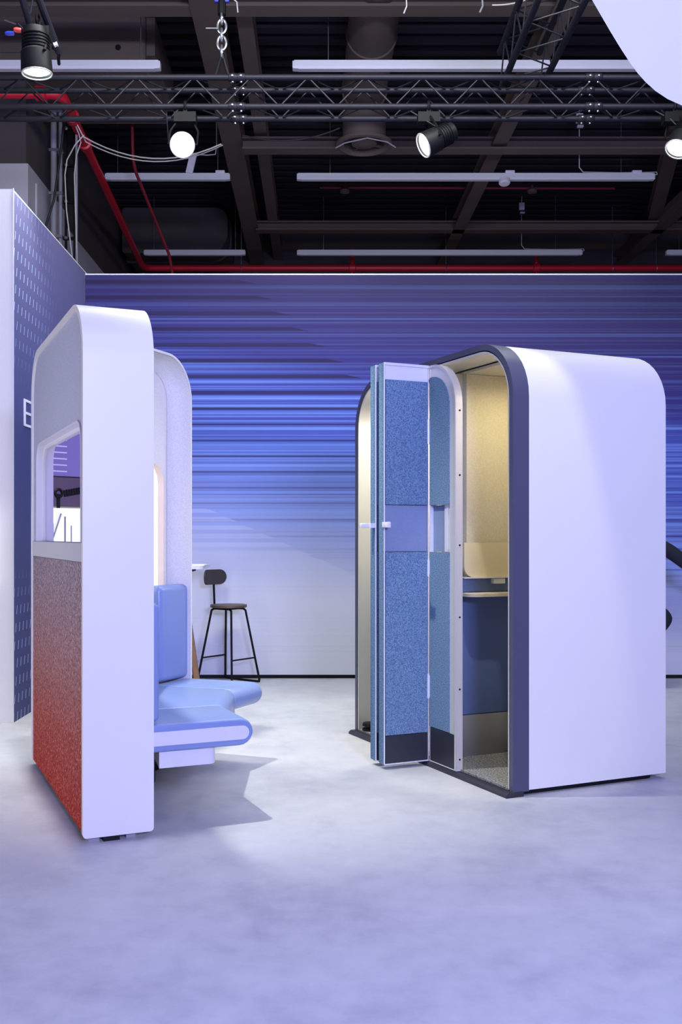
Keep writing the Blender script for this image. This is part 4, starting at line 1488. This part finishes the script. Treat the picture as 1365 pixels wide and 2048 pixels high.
# ------------------------------------------------------------------ person seated behind the booth
def skinned(name, pts, edges, radii, m, parent=None, root=0, sub=2):
    me = bpy.data.meshes.new(name)
    me.from_pydata([Vector(p) for p in pts], edges, [])
    o = bpy.data.objects.new(name, me)
    COL.objects.link(o)
    sk = o.modifiers.new('skin', 'SKIN')
    sk.use_smooth_shade = True
    for i, r in enumerate(radii):
        sv = me.skin_vertices[0].data[i]
        sv.radius = (r, r) if isinstance(r, (int, float)) else r
        sv.use_root = (i == root)
    ss = o.modifiers.new('sub', 'SUBSURF')
    ss.levels = sub
    ss.render_levels = sub
    me.materials.append(m)
    if parent:
        o.parent = parent
    return o


def person():
    ox, oy = 2.60, 8.62
    t = thing('person', 'person in dark clothing seated behind the right booth, arm stretched right', 'person', (ox, oy, 0))
    # clothed body: one continuous surface (pelvis root)
    P = [(-0.02, 0, 0.845), (0.0, 0, 0.95), (0.05, 0, 1.12), (0.09, 0, 1.25), (0.11, 0, 1.34),      # 0-4 pelvis..neck base
         (0.10, -0.17, 1.27), (0.33, -0.21, 1.20), (0.62, -0.20, 0.985),                              # 5-7 right arm (viewer side)
         (0.10, 0.17, 1.27), (0.10, 0.25, 1.03), (0.25, 0.14, 0.885),                                  # 8-10 other arm
         (0.06, -0.10, 0.79), (0.385, -0.12, 0.60), (0.19, -0.12, 0.40),                               # 11-13 viewer-side leg
         (0.06, 0.10, 0.79), (0.36, 0.13, 0.68), (0.19, 0.12, 0.41)]                                  # 14-16 other leg
    E = [(0, 1), (1, 2), (2, 3), (3, 4), (3, 5), (5, 6), (6, 7), (3, 8), (8, 9), (9, 10), (0, 11), (11, 12), (12, 13), (0, 14), (14, 15), (15, 16)]
    R = [(0.14, 0.11), (0.135, 0.10), (0.145, 0.11), (0.12, 0.10), 0.055,
         0.075, 0.066, 0.058, 0.075, 0.058, 0.042, 0.095, 0.078, 0.05, 0.095, 0.075, 0.05]
    body = skinned('clothed_body', P, E, R, M['coat'], t)
    # hands with five fingers
    def hand(w, dirv, name):
        w = Vector(w); d = Vector(dirv).normalized(); s = d.cross(Vector((0, 0, 1))).normalized(); u = s.cross(d)
        pts = [w - d * 0.04, w, w + d * 0.05]
        ed = [(0, 1), (1, 2)]
        rr = [0.028, (0.032, 0.022), (0.036, 0.02)]
        for k, ln in enumerate((0.068, 0.078, 0.072, 0.056)):
            b = w + d * 0.085 + s * (k - 1.5) * 0.019
            i = len(pts)
            pts += [b, b + d * ln * 0.5 - u * 0.006, b + d * ln * 0.9 - u * 0.03]
            ed += [(2, i), (i, i + 1), (i + 1, i + 2)]
            rr += [0.0095, 0.0085, 0.0075]
        i = len(pts)
        pts += [w + d * 0.03 - s * 0.035, w + d * 0.06 - s * 0.052 - u * 0.012, w + d * 0.085 - s * 0.05 - u * 0.025]
        ed += [(1, i), (i, i + 1), (i + 1, i + 2)]
        rr += [0.012, 0.0105, 0.009]
        return skinned(name, pts, ed, rr, M['skin'], t, 1, 1)
    hand((0.655, -0.20, 0.962), (0.80, 0, -0.55), 'hand')
    hand((0.275, 0.125, 0.862), (0.85, -0.1, -0.55), 'hand')
    # head
    hd = MB()
    bmesh.ops.create_uvsphere(hd.bm, u_segments=28, v_segments=20, radius=1.0)
    for v in hd.bm.verts:
        x, y, z = v.co
        jaw = 1.0 - 0.22 * max(0.0, -z)
        v.co = Vector((x * 0.098 * (1 if x < 0 else (1.0 - 0.05 * z)) + (0.012 if z < -0.3 and x > 0 else 0), y * 0.076 * jaw, z * 0.118))
    bmesh.ops.translate(hd.bm, verts=hd.bm.verts, vec=(0.15, 0, 1.54))
    hd.tube([(0.112, 0, 1.33), (0.128, 0, 1.40), (0.14, 0, 1.46)], 0.056, 14, True, 0.052)
    # nose, mouth, ears
    hd.tube([(0.243, 0, 1.555), (0.262, 0, 1.528), (0.266, 0, 1.512), (0.244, 0, 1.505)], 0.012, 8)
    hd.tube([(0.236, -0.022, 1.474), (0.246, 0, 1.476), (0.236, 0.022, 1.474)], 0.006, 8)
    for s in (-1, 1):
        hd.torus((0.14, s * 0.077, 1.535), (0.9, 0, 0.2), (0, 0, 1), 0.026, 0.008, 14, 6, 0.6)
    hd.build('head', M['skin'], t, angle=80)
    for s in (-1, 1):
        e_ = MB()
        e_.lathe([(0.002, 0.012), (0.009, 0.008), (0.012, 0.0), (0.009, -0.008)], (0.228, s * 0.031, 1.548), (1, 0, 0), 12)
        e_.build('eye', M['eye'], t)
    hr = MB()
    bmesh.ops.create_uvsphere(hr.bm, u_segments=28, v_segments=20, radius=1.0)
    for v in hr.bm.verts[:]:
        x, y, z = v.co
        v.co = Vector((x * 0.108 + 0.138, y * 0.086, z * 0.126 + 1.553))
    bmesh.ops.bisect_plane(hr.bm, geom=hr.bm.verts[:] + hr.bm.edges[:] + hr.bm.faces[:], plane_co=(0.185, 0, 1.585), plane_no=(0.80, 0, -0.60), clear_outer=True)
    bmesh.ops.bisect_plane(hr.bm, geom=hr.bm.verts[:] + hr.bm.edges[:] + hr.bm.faces[:], plane_co=(0.1, 0, 1.455), plane_no=(0.0, 0, -1), clear_outer=True)
    hr.build('hair', M['hair'], t, angle=80)
    for (x, y, z) in ((0.19, -0.12, 0.236), (0.19, 0.12, 0.236)):
        s_ = MB()
        s_.prism(rrect(-0.07, 0.16, -0.045, 0.045, (0.03, 0.044, 0.044, 0.03), 5), at_z(0), at_z(0.03))
        s_.tube([(0.12, 0, 0.045), (0.05, 0, 0.06), (-0.02, 0, 0.09), (-0.02, 0, 0.16)], 0.042, 12)
        bmesh.ops.translate(s_.bm, verts=s_.bm.verts, vec=(x, y, z))
        s_.build('shoe', M['shoe'], t)
person()
